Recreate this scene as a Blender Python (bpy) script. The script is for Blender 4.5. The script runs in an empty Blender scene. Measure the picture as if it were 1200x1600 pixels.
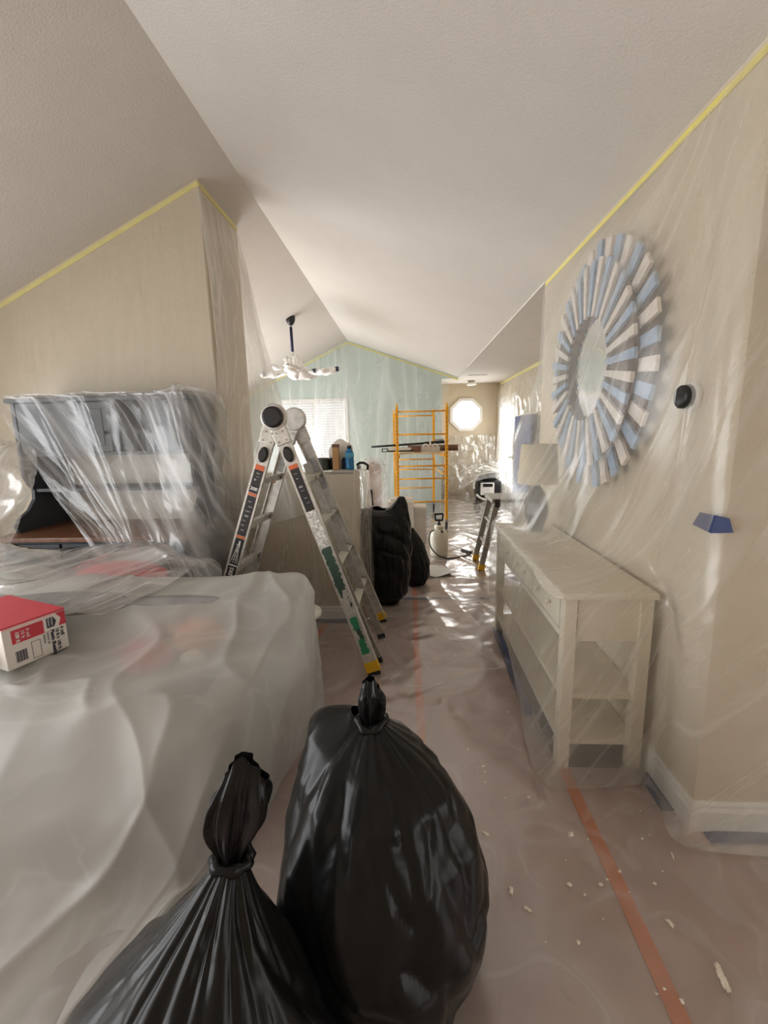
import bpy, math, random
import numpy as np
from mathutils import Matrix, Vector

random.seed(7)
S = bpy.context.scene
COL = S.collection
PI = math.pi

# ------------------------------------------------------------------ camera
cam_d = bpy.data.cameras.new('camera')
cam = bpy.data.objects.new('camera', cam_d)
COL.objects.link(cam)
cam_d.sensor_fit = 'HORIZONTAL'
cam_d.sensor_width = 36.0
cam_d.lens = 681.55 / 1200.0 * 36.0
cam_d.clip_start = 0.02
RIGHT = (0.998306, 0.053438, -0.022997)
DOWN = (-0.013109, -0.178493, -0.983854)
FWD = (-0.056680, 0.982489, -0.177490)
cam.matrix_world = Matrix(((RIGHT[0], -DOWN[0], -FWD[0], 0.0),
                           (RIGHT[1], -DOWN[1], -FWD[1], 0.0),
                           (RIGHT[2], -DOWN[2], -FWD[2], 1.55),
                           (0, 0, 0, 1)))
S.camera = cam

# ------------------------------------------------------------------ world and exposure
wd = bpy.data.worlds.new('world')
S.world = wd
wd.use_nodes = True
bg = wd.node_tree.nodes['Background']
bg.inputs['Color'].default_value = (1.0, 0.96, 0.91, 1)
bg.inputs['Strength'].default_value = 0.5
S.view_settings.view_transform = 'Standard'
S.view_settings.look = 'None'
S.view_settings.gamma = 1.0
S.view_settings.use_curve_mapping = False
S.view_settings.exposure = -0.14
S.cycles.max_bounces = 9
S.cycles.diffuse_bounces = 5
S.cycles.glossy_bounces = 4
S.cycles.transmission_bounces = 4
S.cycles.transparent_max_bounces = 24
S.cycles.use_denoising = True
S.cycles.sample_clamp_indirect = 6.0
S.cycles.caustics_reflective = False
S.cycles.caustics_refractive = False

# window light strengths (daylight panes, the right one an added fill, built below)
L_BLIND, L_OCT, L_DOOR, L_SLIDE, L_LEFT, L_RIGHT = 1.7, 10.0, 8.0, 11.5, 6.8, 2.8

# ------------------------------------------------------------------ numpy noise
def _h(ix, iy, s):
    n = (ix.astype(np.int64) * 374761393 + iy.astype(np.int64) * 668265263 + s * 1442695041) & 0x7fffffff
    n = (n ^ (n >> 13)) * 1274126177 & 0x7fffffff
    n = (n ^ (n >> 16)) & 0xffff
    return n / 65535.0
def vnoise(x, y, s=0):
    x = np.asarray(x, float); y = np.asarray(y, float)
    x, y = np.broadcast_arrays(x, y)
    ix = np.floor(x); iy = np.floor(y)
    fx = x - ix; fy = y - iy
    fx = fx * fx * (3 - 2 * fx); fy = fy * fy * (3 - 2 * fy)
    a = _h(ix, iy, s); b = _h(ix + 1, iy, s); c = _h(ix, iy + 1, s); d = _h(ix + 1, iy + 1, s)
    return (a * (1 - fx) + b * fx) * (1 - fy) + (c * (1 - fx) + d * fx) * fy
def fbm(x, y, s=0, o=3):
    t = 0; a = .5
    for k in range(o):
        t = t + a * vnoise(x * 2 ** k, y * 2 ** k, s + k * 17); a *= .5
    return t / (1 - .5 ** o)
def ridge(x, y, s=0, p=2.0):
    n = vnoise(x, y, s) * .65 + vnoise(x * 2.1, y * 2.1, s + 5) * .35
    return (1 - np.abs(2 * n - 1)) ** p

# ------------------------------------------------------------------ materials
MATS = {}
def new_mat(name):
    m = bpy.data.materials.new(name); m.use_nodes = True
    nt = m.node_tree; nt.nodes.clear()
    out = nt.nodes.new('ShaderNodeOutputMaterial')
    MATS[name] = m
    return m, nt, out
def ramp(nt, src, p0, p1, c0=(0, 0, 0, 1), c1=(1, 1, 1, 1)):
    r = nt.nodes.new('ShaderNodeValToRGB')
    r.color_ramp.elements[0].position = p0; r.color_ramp.elements[1].position = p1
    r.color_ramp.elements[0].color = c0; r.color_ramp.elements[1].color = c1
    nt.links.new(src, r.inputs[0])
    return r
def noise(nt, scale, detail=3, rough=.55, vec=None, dist=0):
    n = nt.nodes.new('ShaderNodeTexNoise')
    n.inputs['Scale'].default_value = scale; n.inputs['Detail'].default_value = detail
    n.inputs['Roughness'].default_value = rough; n.inputs['Distortion'].default_value = dist
    if vec is not None: nt.links.new(vec, n.inputs['Vector'])
    return n
def mapping(nt, kind, scale):
    tc = nt.nodes.new('ShaderNodeTexCoord'); mp = nt.nodes.new('ShaderNodeMapping')
    nt.links.new(tc.outputs[kind], mp.inputs['Vector'])
    mp.inputs['Scale'].default_value = scale
    return mp.outputs['Vector']
def lin(r, g, b):
    f = lambda c: ((c / 255 + .055) / 1.055) ** 2.4 if c > 10 else c / 255 / 12.92
    return (f(r), f(g), f(b), 1)
def mat(name, col, rough=.5, metal=0, var=.08, nscale=12, bump=0, bscale=60, spec=.5, emit=0):
    m, nt, out = new_mat(name)
    b = nt.nodes.new('ShaderNodeBsdfPrincipled')
    nt.links.new(b.outputs[0], out.inputs[0])
    b.inputs['Roughness'].default_value = rough; b.inputs['Metallic'].default_value = metal
    b.inputs['Specular IOR Level'].default_value = spec
    v = mapping(nt, 'Object', (1, 1, 1))
    n = noise(nt, nscale, 4, .6, v)
    lo = tuple(max(0, c * (1 - var)) for c in col[:3]) + (1,)
    hi = tuple(min(1, c * (1 + var)) for c in col[:3]) + (1,)
    r = ramp(nt, n.outputs[0], .35, .65, lo, hi)
    nt.links.new(r.outputs[0], b.inputs['Base Color'])
    if bump:
        n2 = noise(nt, bscale, 3, .6, v)
        bp = nt.nodes.new('ShaderNodeBump'); bp.inputs['Strength'].default_value = bump
        bp.inputs['Distance'].default_value = .01
        nt.links.new(n2.outputs[0], bp.inputs['Height']); nt.links.new(bp.outputs[0], b.inputs['Normal'])
    if emit:
        b.inputs['Emission Color'].default_value = (1, 1, 1, 1); b.inputs['Emission Strength'].default_value = emit
    return m
def emis(name, col, st):
    m, nt, out = new_mat(name)
    e = nt.nodes.new('ShaderNodeEmission'); e.inputs[0].default_value = col; e.inputs[1].default_value = st
    nt.links.new(e.outputs[0], out.inputs[0])
    return m
def film(name, haze=.15, crease=.25, rough=.2, tint=(.92, .92, .9, 1), su=5., sv=.8, bump=.35, gloss=1.0, fine=40., transl=.4):
    """polythene film: see-through, with a hazy scatter that is stronger along creases, and a glossy skin"""
    m, nt, out = new_mat(name)
    L = nt.links
    uv = mapping(nt, 'UV', (su, sv, 1))
    n1 = noise(nt, 1.0, 2, .45, uv, .5)
    uv2 = mapping(nt, 'UV', (su * 2.3, sv * 2.8, 1))
    n2 = noise(nt, 1.3, 2, .5, uv2, .8)
    ob = mapping(nt, 'Object', (1, 1, 1))
    n3 = noise(nt, fine, 3, .6, ob, .5)
    # creases: narrow bands round the mid value
    def band(src, w):
        a = nt.nodes.new('ShaderNodeMath'); a.operation = 'SUBTRACT'; L.new(src, a.inputs[0]); a.inputs[1].default_value = .5
        b = nt.nodes.new('ShaderNodeMath'); b.operation = 'ABSOLUTE'; L.new(a.outputs[0], b.inputs[0])
        c = nt.nodes.new('ShaderNodeMapRange'); L.new(b.outputs[0], c.inputs[0])
        c.inputs[1].default_value = 0; c.inputs[2].default_value = w; c.inputs[3].default_value = 1; c.inputs[4].default_value = 0
        d = nt.nodes.new('ShaderNodeMath'); d.operation = 'POWER'; L.new(c.outputs[0], d.inputs[0]); d.inputs[1].default_value = 1.8
        return d.outputs[0]
    b1 = band(n1.outputs[0], .09); b2 = band(n2.outputs[0], .10)
    mx = nt.nodes.new('ShaderNodeMath'); mx.operation = 'MAXIMUM'; L.new(b1, mx.inputs[0])
    h = nt.nodes.new('ShaderNodeMath'); h.operation = 'MULTIPLY'; L.new(b2, h.inputs[0]); h.inputs[1].default_value = .6
    L.new(h.outputs[0], mx.inputs[1])
    hz = nt.nodes.new('ShaderNodeMapRange'); L.new(mx.outputs[0], hz.inputs[0])
    hz.inputs[3].default_value = haze; hz.inputs[4].default_value = min(1, haze + crease)
    # bump
    ad = nt.nodes.new('ShaderNodeMath'); ad.operation = 'MULTIPLY_ADD'
    L.new(n3.outputs[0], ad.inputs[0]); ad.inputs[1].default_value = .06; L.new(n1.outputs[0], ad.inputs[2])
    ad2 = nt.nodes.new('ShaderNodeMath'); ad2.operation = 'MULTIPLY_ADD'
    L.new(n2.outputs[0], ad2.inputs[0]); ad2.inputs[1].default_value = .6; L.new(ad.outputs[0], ad2.inputs[2])
    bp = nt.nodes.new('ShaderNodeBump'); bp.inputs['Strength'].default_value = bump; bp.inputs['Distance'].default_value = .03
    L.new(ad2.outputs[0], bp.inputs['Height'])
    tr = nt.nodes.new('ShaderNodeBsdfTransparent'); tr.inputs[0].default_value = (.975, .975, .97, 1)
    df = nt.nodes.new('ShaderNodeBsdfDiffuse'); df.inputs[0].default_value = tint; L.new(bp.outputs[0], df.inputs['Normal'])
    tl = nt.nodes.new('ShaderNodeBsdfTranslucent'); tl.inputs[0].default_value = tint
    m0 = nt.nodes.new('ShaderNodeMixShader'); m0.inputs[0].default_value = transl
    L.new(df.outputs[0], m0.inputs[1]); L.new(tl.outputs[0], m0.inputs[2])
    m1 = nt.nodes.new('ShaderNodeMixShader'); L.new(hz.outputs[0], m1.inputs[0])
    L.new(tr.outputs[0], m1.inputs[1]); L.new(m0.outputs[0], m1.inputs[2])
    gl = nt.nodes.new('ShaderNodeBsdfGlossy'); gl.inputs['Roughness'].default_value = rough
    L.new(bp.outputs[0], gl.inputs['Normal'])
    # two-sided Fresnel (Schlick): a thin film has the same skin on both faces
    ge = nt.nodes.new('ShaderNodeNewGeometry'); dt = nt.nodes.new('ShaderNodeVectorMath'); dt.operation = 'DOT_PRODUCT'
    L.new(ge.outputs['Incoming'], dt.inputs[0]); L.new(bp.outputs[0], dt.inputs[1])
    ab = nt.nodes.new('ShaderNodeMath'); ab.operation = 'ABSOLUTE'; L.new(dt.outputs['Value'], ab.inputs[0])
    iv = nt.nodes.new('ShaderNodeMath'); iv.operation = 'SUBTRACT'; iv.inputs[0].default_value = 1; L.new(ab.outputs[0], iv.inputs[1]); iv.use_clamp = True
    pw = nt.nodes.new('ShaderNodeMath'); pw.operation = 'POWER'; L.new(iv.outputs[0], pw.inputs[0]); pw.inputs[1].default_value = 5
    sc_ = nt.nodes.new('ShaderNodeMath'); sc_.operation = 'MULTIPLY_ADD'; L.new(pw.outputs[0], sc_.inputs[0]); sc_.inputs[1].default_value = .93; sc_.inputs[2].default_value = .07
    fm = nt.nodes.new('ShaderNodeMath'); fm.operation = 'MULTIPLY'; fm.use_clamp = True
    L.new(sc_.outputs[0], fm.inputs[0]); fm.inputs[1].default_value = gloss
    m2 = nt.nodes.new('ShaderNodeMixShader'); L.new(fm.outputs[0], m2.inputs[0])
    L.new(m1.outputs[0], m2.inputs[1]); L.new(gl.outputs[0], m2.inputs[2])
    L.new(m2.outputs[0], out.inputs[0])
    return m
def black_bag(name):
    m, nt, out = new_mat(name)
    b = nt.nodes.new('ShaderNodeBsdfPrincipled'); nt.links.new(b.outputs[0], out.inputs[0])
    b.inputs['Base Color'].default_value = (.008, .008, .008, 1)
    b.inputs['Roughness'].default_value = .26
    b.inputs['Specular IOR Level'].default_value = .22
    v = mapping(nt, 'UV', (4, 1.2, 1)); n = noise(nt, 1, 2, .5, v, .5)
    v2 = mapping(nt, 'Object', (1, 1, 1)); n2 = noise(nt, 7, 1.5, .5, v2, .8)
    a = nt.nodes.new('ShaderNodeMath'); a.operation = 'ADD'
    nt.links.new(n.outputs[0], a.inputs[0]); nt.links.new(n2.outputs[0], a.inputs[1])
    bp = nt.nodes.new('ShaderNodeBump'); bp.inputs['Strength'].default_value = .3; bp.inputs['Distance'].default_value = .04
    nt.links.new(a.outputs[0], bp.inputs['Height']); nt.links.new(bp.outputs[0], b.inputs['Normal'])
    return m

mat('ceiling_white', lin(213, 207, 199), .9, var=.015, nscale=3, bump=.35, bscale=90)
mat('wall_beige', lin(202, 189, 166), .85, var=.02, nscale=3, bump=.2, bscale=110)
mat('wall_green', lin(186, 202, 194), .85, var=.02, nscale=3, bump=.15, bscale=110)
mat('trim_white', lin(228, 225, 218), .5, var=.02)
mat('paper_floor', lin(190, 166, 157), .8, var=.05, nscale=5, bump=.1, bscale=25)
mat('tape_yellow', lin(222, 208, 110), .6, var=.05)
mat('tape_blue', lin(40, 54, 100), .6, var=.1)
mat('tape_pale', lin(214, 205, 138), .6, var=.05)
mat('tape_orange', lin(208, 132, 96), .6, var=.08)
mat('aluminium', lin(206, 203, 196), .42, metal=.5, var=.16, nscale=22, bump=.08)
mat('aluminium_dull', lin(160, 156, 148), .5, metal=.5, var=.15, nscale=25)
mat('rung_cream', lin(200, 196, 182), .5, metal=.2, var=.12, nscale=40)
mat('black_plastic', lin(24, 24, 26), .42, var=.2)
mat('label_black', lin(34, 33, 34), .45, var=.25, nscale=40)
mat('label_orange', lin(214, 104, 58), .5)
mat('label_white', lin(232, 230, 224), .5)
mat('label_grey', lin(150, 149, 146), .5, var=.25, nscale=60)
mat('paint_dark_green', lin(62, 84, 74), .5, var=.15)
mat('paint_white', lin(206, 204, 198), .6, var=.45, nscale=70)
mat('paint_green', lin(52, 136, 98), .5, var=.12)
mat('foot_yellow', lin(224, 176, 32), .5)
mat('scaffold_yellow', lin(232, 164, 32), .45, var=.08, nscale=30)
mat('plywood', lin(222, 200, 160), .65, var=.08, nscale=14)
mat('slate_paint', lin(58, 64, 70), .5, var=.08)
mat('wood_brown', lin(118, 78, 56), .4, var=.25, nscale=18)
mat('dark_wood', lin(84, 62, 52), .6, var=.25, nscale=18)
mat('cream_panel', lin(206, 200, 186), .7, var=.04)
mat('furniture_white', lin(228, 220, 200), .5, var=.02)
mat('slat_blue', lin(150, 176, 204), .6, var=.14, nscale=30)
mat('slat_white', lin(228, 218, 208), .6, var=.10, nscale=40)
mat('mirror_glass', (.95, .95, .95, 1), .03, metal=1, var=.0)
mat('red', lin(196, 44, 54), .55, var=.1)
mat('red_print', lin(198, 58, 72), .45, var=.04)
mat('print_pink', lin(238, 196, 194), .5)
mat('carton_white', lin(226, 220, 212), .55, var=.03)
mat('print_dark', lin(48, 50, 62), .5)
mat('print_grey', lin(120, 120, 126), .5)
mat('cardboard', lin(186, 144, 98), .8, var=.08)
mat('paper_brown', lin(116, 82, 66), .7, var=.1)
mat('milky_plastic', lin(236, 232, 222), .4, var=.02)
mat('tank_white', lin(226, 222, 206), .4, var=.03)
mat('bottle_blue', lin(18, 116, 168), .15, var=.1)
mat('bottle_label', lin(90, 168, 204), .4, var=.1)
mat('dark_can', lin(58, 66, 58), .5, var=.5, nscale=45)
mat('navy', lin(26, 34, 72), .6, var=.15)
mat('lamp_shade', lin(226, 216, 190), .8, var=.02)
mat('lamp_glass', lin(84, 92, 100), .15, var=.15)
mat('sofa_grey', lin(140, 138, 136), .9, var=.1)
mat('plaster', lin(232, 222, 206), .9, var=.06, bump=.4, bscale=120)
mat('green_print', lin(96, 186, 74), .5)
mat('wrap_white', lin(244, 244, 242), .35, var=.03, nscale=14, bump=.5, bscale=22)
mat('vent_dark', lin(70, 68, 64), .6)
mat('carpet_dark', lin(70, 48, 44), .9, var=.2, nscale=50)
mat('flat_grey', lin(196, 192, 186), .6, var=.05)
mat('curtain_blue', lin(150, 158, 186), .8, var=.12, nscale=10)
mat('skin_pink', lin(206, 168, 150), .8, var=.1)
mat('door_white', lin(240, 239, 236), .45, var=.01)
m_, nt_, o_ = new_mat('blind_white')
d_ = nt_.nodes.new('ShaderNodeBsdfDiffuse'); d_.inputs[0].default_value = (.88, .88, .87, 1)
t_ = nt_.nodes.new('ShaderNodeBsdfTranslucent'); t_.inputs[0].default_value = (.85, .86, .86, 1)
x_ = nt_.nodes.new('ShaderNodeMixShader'); x_.inputs[0].default_value = .4
nt_.links.new(d_.outputs[0], x_.inputs[1]); nt_.links.new(t_.outputs[0], x_.inputs[2]); nt_.links.new(x_.outputs[0], o_.inputs[0])
emis('daylight_blind', (1, 1, 1, 1), L_BLIND)
emis('daylight_oct', (1, .99, .97, 1), L_OCT)
emis('daylight_door', (1, .99, .98, 1), L_DOOR)
emis('daylight_slide', (.97, .99, 1, 1), L_SLIDE)
emis('daylight_left', (.985, .99, 1, 1), L_LEFT)
emis('fill_right', (1, .975, .95, 1), L_RIGHT)  # added fill light for the near room, its pane out of view
black_bag('bag_black')
film('film_wall', haze=.14, crease=.07, rough=.3, su=2.5, sv=.35, bump=.12, gloss=.7, tint=(.86, .83, .76, 1))
film('film_side', haze=.2, crease=.18, rough=.25, su=2.2, sv=.3, bump=.2, gloss=.8, tint=(.9, .87, .8, 1))
film('film_hutch', haze=.09, crease=.5, rough=.22, su=2.6, sv=.4, bump=.25, gloss=1.0, tint=(.93, .94, .94, 1))
film('film_sweep', haze=.42, crease=.25, rough=.28, su=2.5, sv=.3, bump=.2, gloss=.8, tint=(.9, .88, .82, 1))
film('film_green', haze=.12, crease=.3, rough=.2, su=1.3, sv=.16, bump=.25, gloss=1.2)
film('film_clear', haze=.06, crease=.4, rough=.12, su=2.2, sv=.8, bump=.5, gloss=2.2)
film('film_floor', haze=.05, crease=.3, rough=.2, su=1.3, sv=1.0, bump=.5, gloss=2.1, fine=14)
film('film_cover', haze=.68, crease=.16, rough=.4, su=.9, sv=.9, bump=.3, gloss=.8, tint=(.78, .78, .73, 1), transl=.5)
film('film_wrap', haze=.3, crease=.4, rough=.15, su=2.6, sv=1.2, bump=.6, gloss=1.6)

# ------------------------------------------------------------------ mesh builder
def V(*a): return np.array(a, float)
def unit(v):
    v = np.asarray(v, float); n = np.linalg.norm(v)
    return v / n if n else v
class MB:
    def __init__(s): s.v = []; s.f = []; s.uv = None
    def add(s, vs, fs):
        o = len(s.v); s.v += [tuple(map(float, p)) for p in vs]; s.f += [tuple(i + o for i in f) for f in fs]; return s
    def box(s, x0, x1, y0, y1, z0, z1):
        p = [(x, y, z) for z in (z0, z1) for y in (y0, y1) for x in (x0, x1)]
        return s.add(p, [(0, 2, 3, 1), (4, 5, 7, 6), (0, 1, 5, 4), (2, 6, 7, 3), (0, 4, 6, 2), (1, 3, 7, 5)])
    def bar(s, p0, p1, w, h, side=(0, 1, 0), taper=1.0):
        """box from p0 to p1; w along side, h across"""
        p0 = V(*p0); p1 = V(*p1); d = unit(p1 - p0); a = np.asarray(side, float); a = unit(a - d * (a @ d)); b = np.cross(d, a)
        vs = []
        for p, k in ((p0, 1), (p1, taper)):
            for i, j in ((-1, -1), (1, -1), (1, 1), (-1, 1)): vs.append(p + a * w / 2 * i * k + b * h / 2 * j * k)
        return s.add(vs, [(3, 2, 1, 0), (4, 5, 6, 7), (0, 1, 5, 4), (1, 2, 6, 5), (2, 3, 7, 6), (3, 0, 4, 7)])
    def tube(s, pts, r, n=8, cap=True):
        pts = [V(*p) for p in pts]; R = r if hasattr(r, '__len__') else [r] * len(pts)
        rings = []; a = None
        for i, p in enumerate(pts):
            t = unit((pts[min(i + 1, len(pts) - 1)] - pts[max(i - 1, 0)]))
            if a is None:
                a = np.cross(t, (0, 0, 1)) if abs(t[2]) < .9 else np.cross(t, (1, 0, 0))
            a = unit(a - t * (a @ t)); b = np.cross(t, a)
            rings.append([p + R[i] * (a * math.cos(q * 2 * PI / n) + b * math.sin(q * 2 * PI / n)) for q in range(n)])
        vs = [q for r_ in rings for q in r_]; fs = []
        for i in range(len(pts) - 1):
            for q in range(n):
                fs.append((i * n + q, i * n + (q + 1) % n, (i + 1) * n + (q + 1) % n, (i + 1) * n + q))
        if cap:
            fs.append(tuple(range(n - 1, -1, -1))); fs.append(tuple((len(pts) - 1) * n + q for q in range(n)))
        return s.add(vs, fs)
    def lathe(s, prof, c=(0, 0, 0), n=24, ax='z', sx=1, sy=1, cap=True):
        vs = []; fs = []
        for (r, h) in prof:
            for q in range(n):
                x = r * math.cos(q * 2 * PI / n) * sx; y = r * math.sin(q * 2 * PI / n) * sy
                p = (x, y, h) if ax == 'z' else ((h, x, y) if ax == 'x' else (x, h, y))
                vs.append((p[0] + c[0], p[1] + c[1], p[2] + c[2]))
        for i in range(len(prof) - 1):
            for q in range(n):
                f = (i * n + q, i * n + (q + 1) % n, (i + 1) * n + (q + 1) % n, (i + 1) * n + q)
                fs.append(f if ax != 'y' else f[::-1])
        if cap: fs.append(tuple(range(n - 1, -1, -1))); fs.append(tuple((len(prof) - 1) * n + q for q in range(n)))
        return s.add(vs, fs)
    def prism(s, poly, t, frame):
        """poly: 2d outline; frame: (origin, ex, ey); extruded by t along ex x ey"""
        o, ex, ey = (np.asarray(q, float) for q in frame); ez = np.cross(ex, ey); n = len(poly)
        vs = [o + ex * x + ey * y for x, y in poly] + [o + ex * x + ey * y + ez * t for x, y in poly]
        fs = [tuple(range(n - 1, -1, -1)), tuple(range(n, 2 * n))] + [(i, (i + 1) % n, n + (i + 1) % n, n + i) for i in range(n)]
        return s.add(vs, fs)
    def grid(s, P, uv=None, wrap=False):
        r, c, _ = P.shape; o = len(s.v); s.v += [tuple(p) for p in P.reshape(-1, 3).tolist()]
        cc = c if wrap else c - 1
        s.f += [(o + i * c + j, o + i * c + (j + 1) % c, o + (i + 1) * c + (j + 1) % c, o + (i + 1) * c + j) for i in range(r - 1) for j in range(cc)]
        s.uv = uv
        return s
    def build(s, name, m, parent=None, smooth=False, bevel=0, label=None):
        me = bpy.data.meshes.new(name)
        off = V(0, 0, 0)
        a = parent
        while a is not None:
            if a.get('_w'): off = V(*a.location)
            a = a.parent
        me.from_pydata([tuple(V(*p) - off) for p in s.v], [], s.f)
        me.update()
        if s.uv is not None:
            l = me.uv_layers.new(name='UVMap'); idx = np.zeros(len(me.loops), np.int32); me.loops.foreach_get('vertex_index', idx)
            l.data.foreach_set('uv', s.uv.reshape(-1, 2)[idx].astype(np.float32).ravel())
        me.materials.append(MATS[m])
        if smooth: me.polygons.foreach_set('use_smooth', [True] * len(me.polygons))
        o = bpy.data.objects.new(name, me); COL.objects.link(o)
        if parent is not None: o.parent = parent
        if bevel:
            b = o.modifiers.new('bevel', 'BEVEL'); b.width = bevel; b.segments = 2; b.limit_method = 'ANGLE'
        if label: o['label'] = label
        return o
def tag(o, label, cat, group=None, kind=None):
    o['label'] = label; o['category'] = cat
    if group: o['group'] = group
    if kind: o['kind'] = kind
    return o
def struct(o, label=None, cat=None):
    o['kind'] = 'structure'
    if label: o['label'] = label
    if cat: o['category'] = cat
    return o
def thing(name, label, cat, loc=(0, 0, 0), rz=0, group=None, local=False):
    """Empty at the base; with local=False its parts are given in room coordinates"""
    o = bpy.data.objects.new(name, None); COL.objects.link(o); o.location = loc; o.rotation_euler = (0, 0, rz)
    o.empty_display_size = .1
    if not local: o['_w'] = 1
    return tag(o, label, cat, group)
def text(body, size, m, parent, origin, ex, ey, ext=.0006, align='LEFT', name='lettering', bold=0):
    c = bpy.data.curves.new(name, 'FONT'); c.body = body; c.size = size; c.extrude = ext; c.align_x = align; c.offset = bold; c.resolution_u = 3
    c.materials.append(MATS[m])
    tmp = bpy.data.objects.new(name, c); me = bpy.data.meshes.new_from_object(tmp); bpy.data.objects.remove(tmp); bpy.data.curves.remove(c)
    o = bpy.data.objects.new(name, me); COL.objects.link(o); o.parent = parent
    ex = Vector(ex).normalized(); ey = Vector(ey).normalized(); ez = ex.cross(ey)
    og = Vector(origin)
    if parent.get('_w'): og = og - parent.location
    o.matrix_local = Matrix(((ex.x, ey.x, ez.x, og.x), (ex.y, ey.y, ez.y, og.y), (ex.z, ey.z, ez.z, og.z), (0, 0, 0, 1)))
    return o
def cr(P, t):
    """Catmull-Rom along axis 0 at parameters t in [0, n-1]"""
    n = P.shape[0]; i = np.clip(np.floor(t).astype(int), 0, n - 2); f = (t - i).reshape((-1,) + (1,) * (P.ndim - 1))
    p0 = P[np.clip(i - 1, 0, n - 1)]; p1 = P[i]; p2 = P[i + 1]; p3 = P[np.clip(i + 2, 0, n - 1)]
    p0 = np.where((i == 0).reshape(f.shape), 2 * p1 - p2, p0); p3 = np.where((i == n - 2).reshape(f.shape), 2 * p2 - p1, p3)
    k = .42
    m1 = (p2 - p0) * k; m2 = (p3 - p1) * k
    return (2 * f ** 3 - 3 * f ** 2 + 1) * p1 + (f ** 3 - 2 * f ** 2 + f) * m1 + (-2 * f ** 3 + 3 * f ** 2) * p2 + (f ** 3 - f ** 2) * m2
def normals(P):
    du = np.gradient(P, axis=1); dv = np.gradient(P, axis=0); n = np.cross(du, dv)
    l = np.linalg.norm(n, axis=2, keepdims=True); return n / np.maximum(l, 1e-9)
def patch(ctrl, nv, nu, disp=None, sign=1, zmin=None):
    C = np.array(ctrl, float)
    A = cr(C, np.linspace(0, C.shape[0] - 1, nv)); A = np.swapaxes(cr(np.swapaxes(A, 0, 1), np.linspace(0, C.shape[1] - 1, nu)), 0, 1)
    # arc length coordinates for the pattern
    U = np.concatenate([np.zeros((nv, 1)), np.cumsum(np.linalg.norm(np.diff(A, axis=1), axis=2), axis=1)], axis=1)
    W = np.concatenate([np.zeros((1, nu)), np.cumsum(np.linalg.norm(np.diff(A, axis=0), axis=2), axis=0)], axis=0)
    Uc = np.tile(np.linspace(0, U[:, -1].mean(), nu), (nv, 1)); Wc = np.tile(np.linspace(0, W[-1].mean(), nv)[:, None], (1, nu))
    s = np.linspace(0, 1, nu)[None, :] * np.ones((nv, 1)); t = np.linspace(0, 1, nv)[:, None] * np.ones((1, nu))
    if disp is not None:
        A = A + sign * normals(A) * disp(Uc, Wc, s, t)[..., None]
    if zmin is not None: A[..., 2] = np.maximum(A[..., 2], zmin)
    return A, np.stack([Uc, Wc], -1)
def sheet(name, m, ctrl, nv, nu, disp, label, cat='plastic sheet', group=None, sign=1, zmin=None, skew=0):
    A, uv = patch(ctrl, nv, nu, disp, sign, zmin)
    uv[..., 0] += skew * uv[..., 1]
    o = MB().grid(A, uv).build(name, m, smooth=True)
    return tag(o, label, cat, group)

# ------------------------------------------------------------------ room shell
XW = 1.085          # face of the near wall on the right
ZE = 2.685          # eave height
XR, ZR = -1.254, 3.506
XL = -3.8
SL, SR = .464, (ZR - ZE) / (XW - XR)
ZF = 2.66           # flat hall ceiling
XH = 2.2
YS = 3.457          # face of the stub wall and of the half wall
YG = 9.687          # green gable wall
YO = 10.887         # end wall with the octagon
zl = lambda x: ZR - SL * (XR - x)
zr = lambda x: ZR - SR * (x - XR)

f = MB().box(XL, 3.4, -3, YO + .1, -.1, 0).build('floor', 'paper_floor'); struct(f, 'floor covered in dusky pink building paper', 'floor')
c1 = MB().prism([(XR, ZR), (XL - .1, zl(XL - .1)), (XL - .1, zl(XL - .1) + .1), (XR, ZR + .12)], -(YG + .2 + 3), ((0, -3, 0), (1, 0, 0), (0, 0, 1))).build('ceiling_left', 'ceiling_white')
struct(c1, 'left slope of the white vaulted ceiling', 'ceiling')
c2 = MB().prism([(XR, ZR), (XW + .02, zr(XW + .02)), (XW + .02, zr(XW + .02) + .14), (XR, ZR + .12)], -(YG + .1 + 3), ((0, -3, 0), (1, 0, 0), (0, 0, 1))).build('ceiling_right', 'ceiling_white')
struct(c2, 'right slope of the white vaulted ceiling', 'ceiling')
c3 = MB().box(XW - .005, XH + .1, 3.71, YG + .1, ZF + .012, ZF + .1).box(.6, XH + .1, YG + .1, YO + .1, ZF + .012, ZF + .1).build('ceiling', 'ceiling_white')
struct(c3, 'flat hall ceiling beyond the near wall', 'ceiling')
c4 = MB().prism([(XW, ZE), (3.4, zr(3.4)), (3.4, zr(3.4) + .1), (XW, ZE + .14)], -(1.524 + 3), ((0, -3, 0), (1, 0, 0), (0, 0, 1))).build('ceiling_near', 'ceiling_white'); struct(c4, 'lower run of the vaulted ceiling by the near corner', 'ceiling')
w = MB().box(XW, 3.4, 1.524, 3.71, 0, ZE + .06).build('wall_right', 'wall_beige'); struct(w, 'beige wall carrying the sunburst mirror', 'wall')
w = MB().prism([(XL, 0), (-1.495, 0), (-1.495, zl(-1.495) + .02), (XL, zl(XL) + .02)], -.73, ((0, YS, 0), (1, 0, 0), (0, 0, 1))).build('wall_left', 'wall_beige'); struct(w, 'beige wall behind the slate hutch', 'wall')
w = MB().box(-1.495, -.42, YS, YS + .3, 0, 1.235).build('wall_half', 'wall_beige'); struct(w, 'beige half wall with bottles standing on it', 'wall')
w = MB().prism([(XL, 0), (.735, 0), (.735, ZF), (XW, ZF + .01), (XW, ZE + .02), (XR, ZR + .02), (XL, zl(XL) + .02)], -.1, ((0, YG, 0), (1, 0, 0), (0, 0, 1))).build('wall_gable', 'wall_green'); struct(w, 'pale green gable wall at the far end', 'wall')
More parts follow.
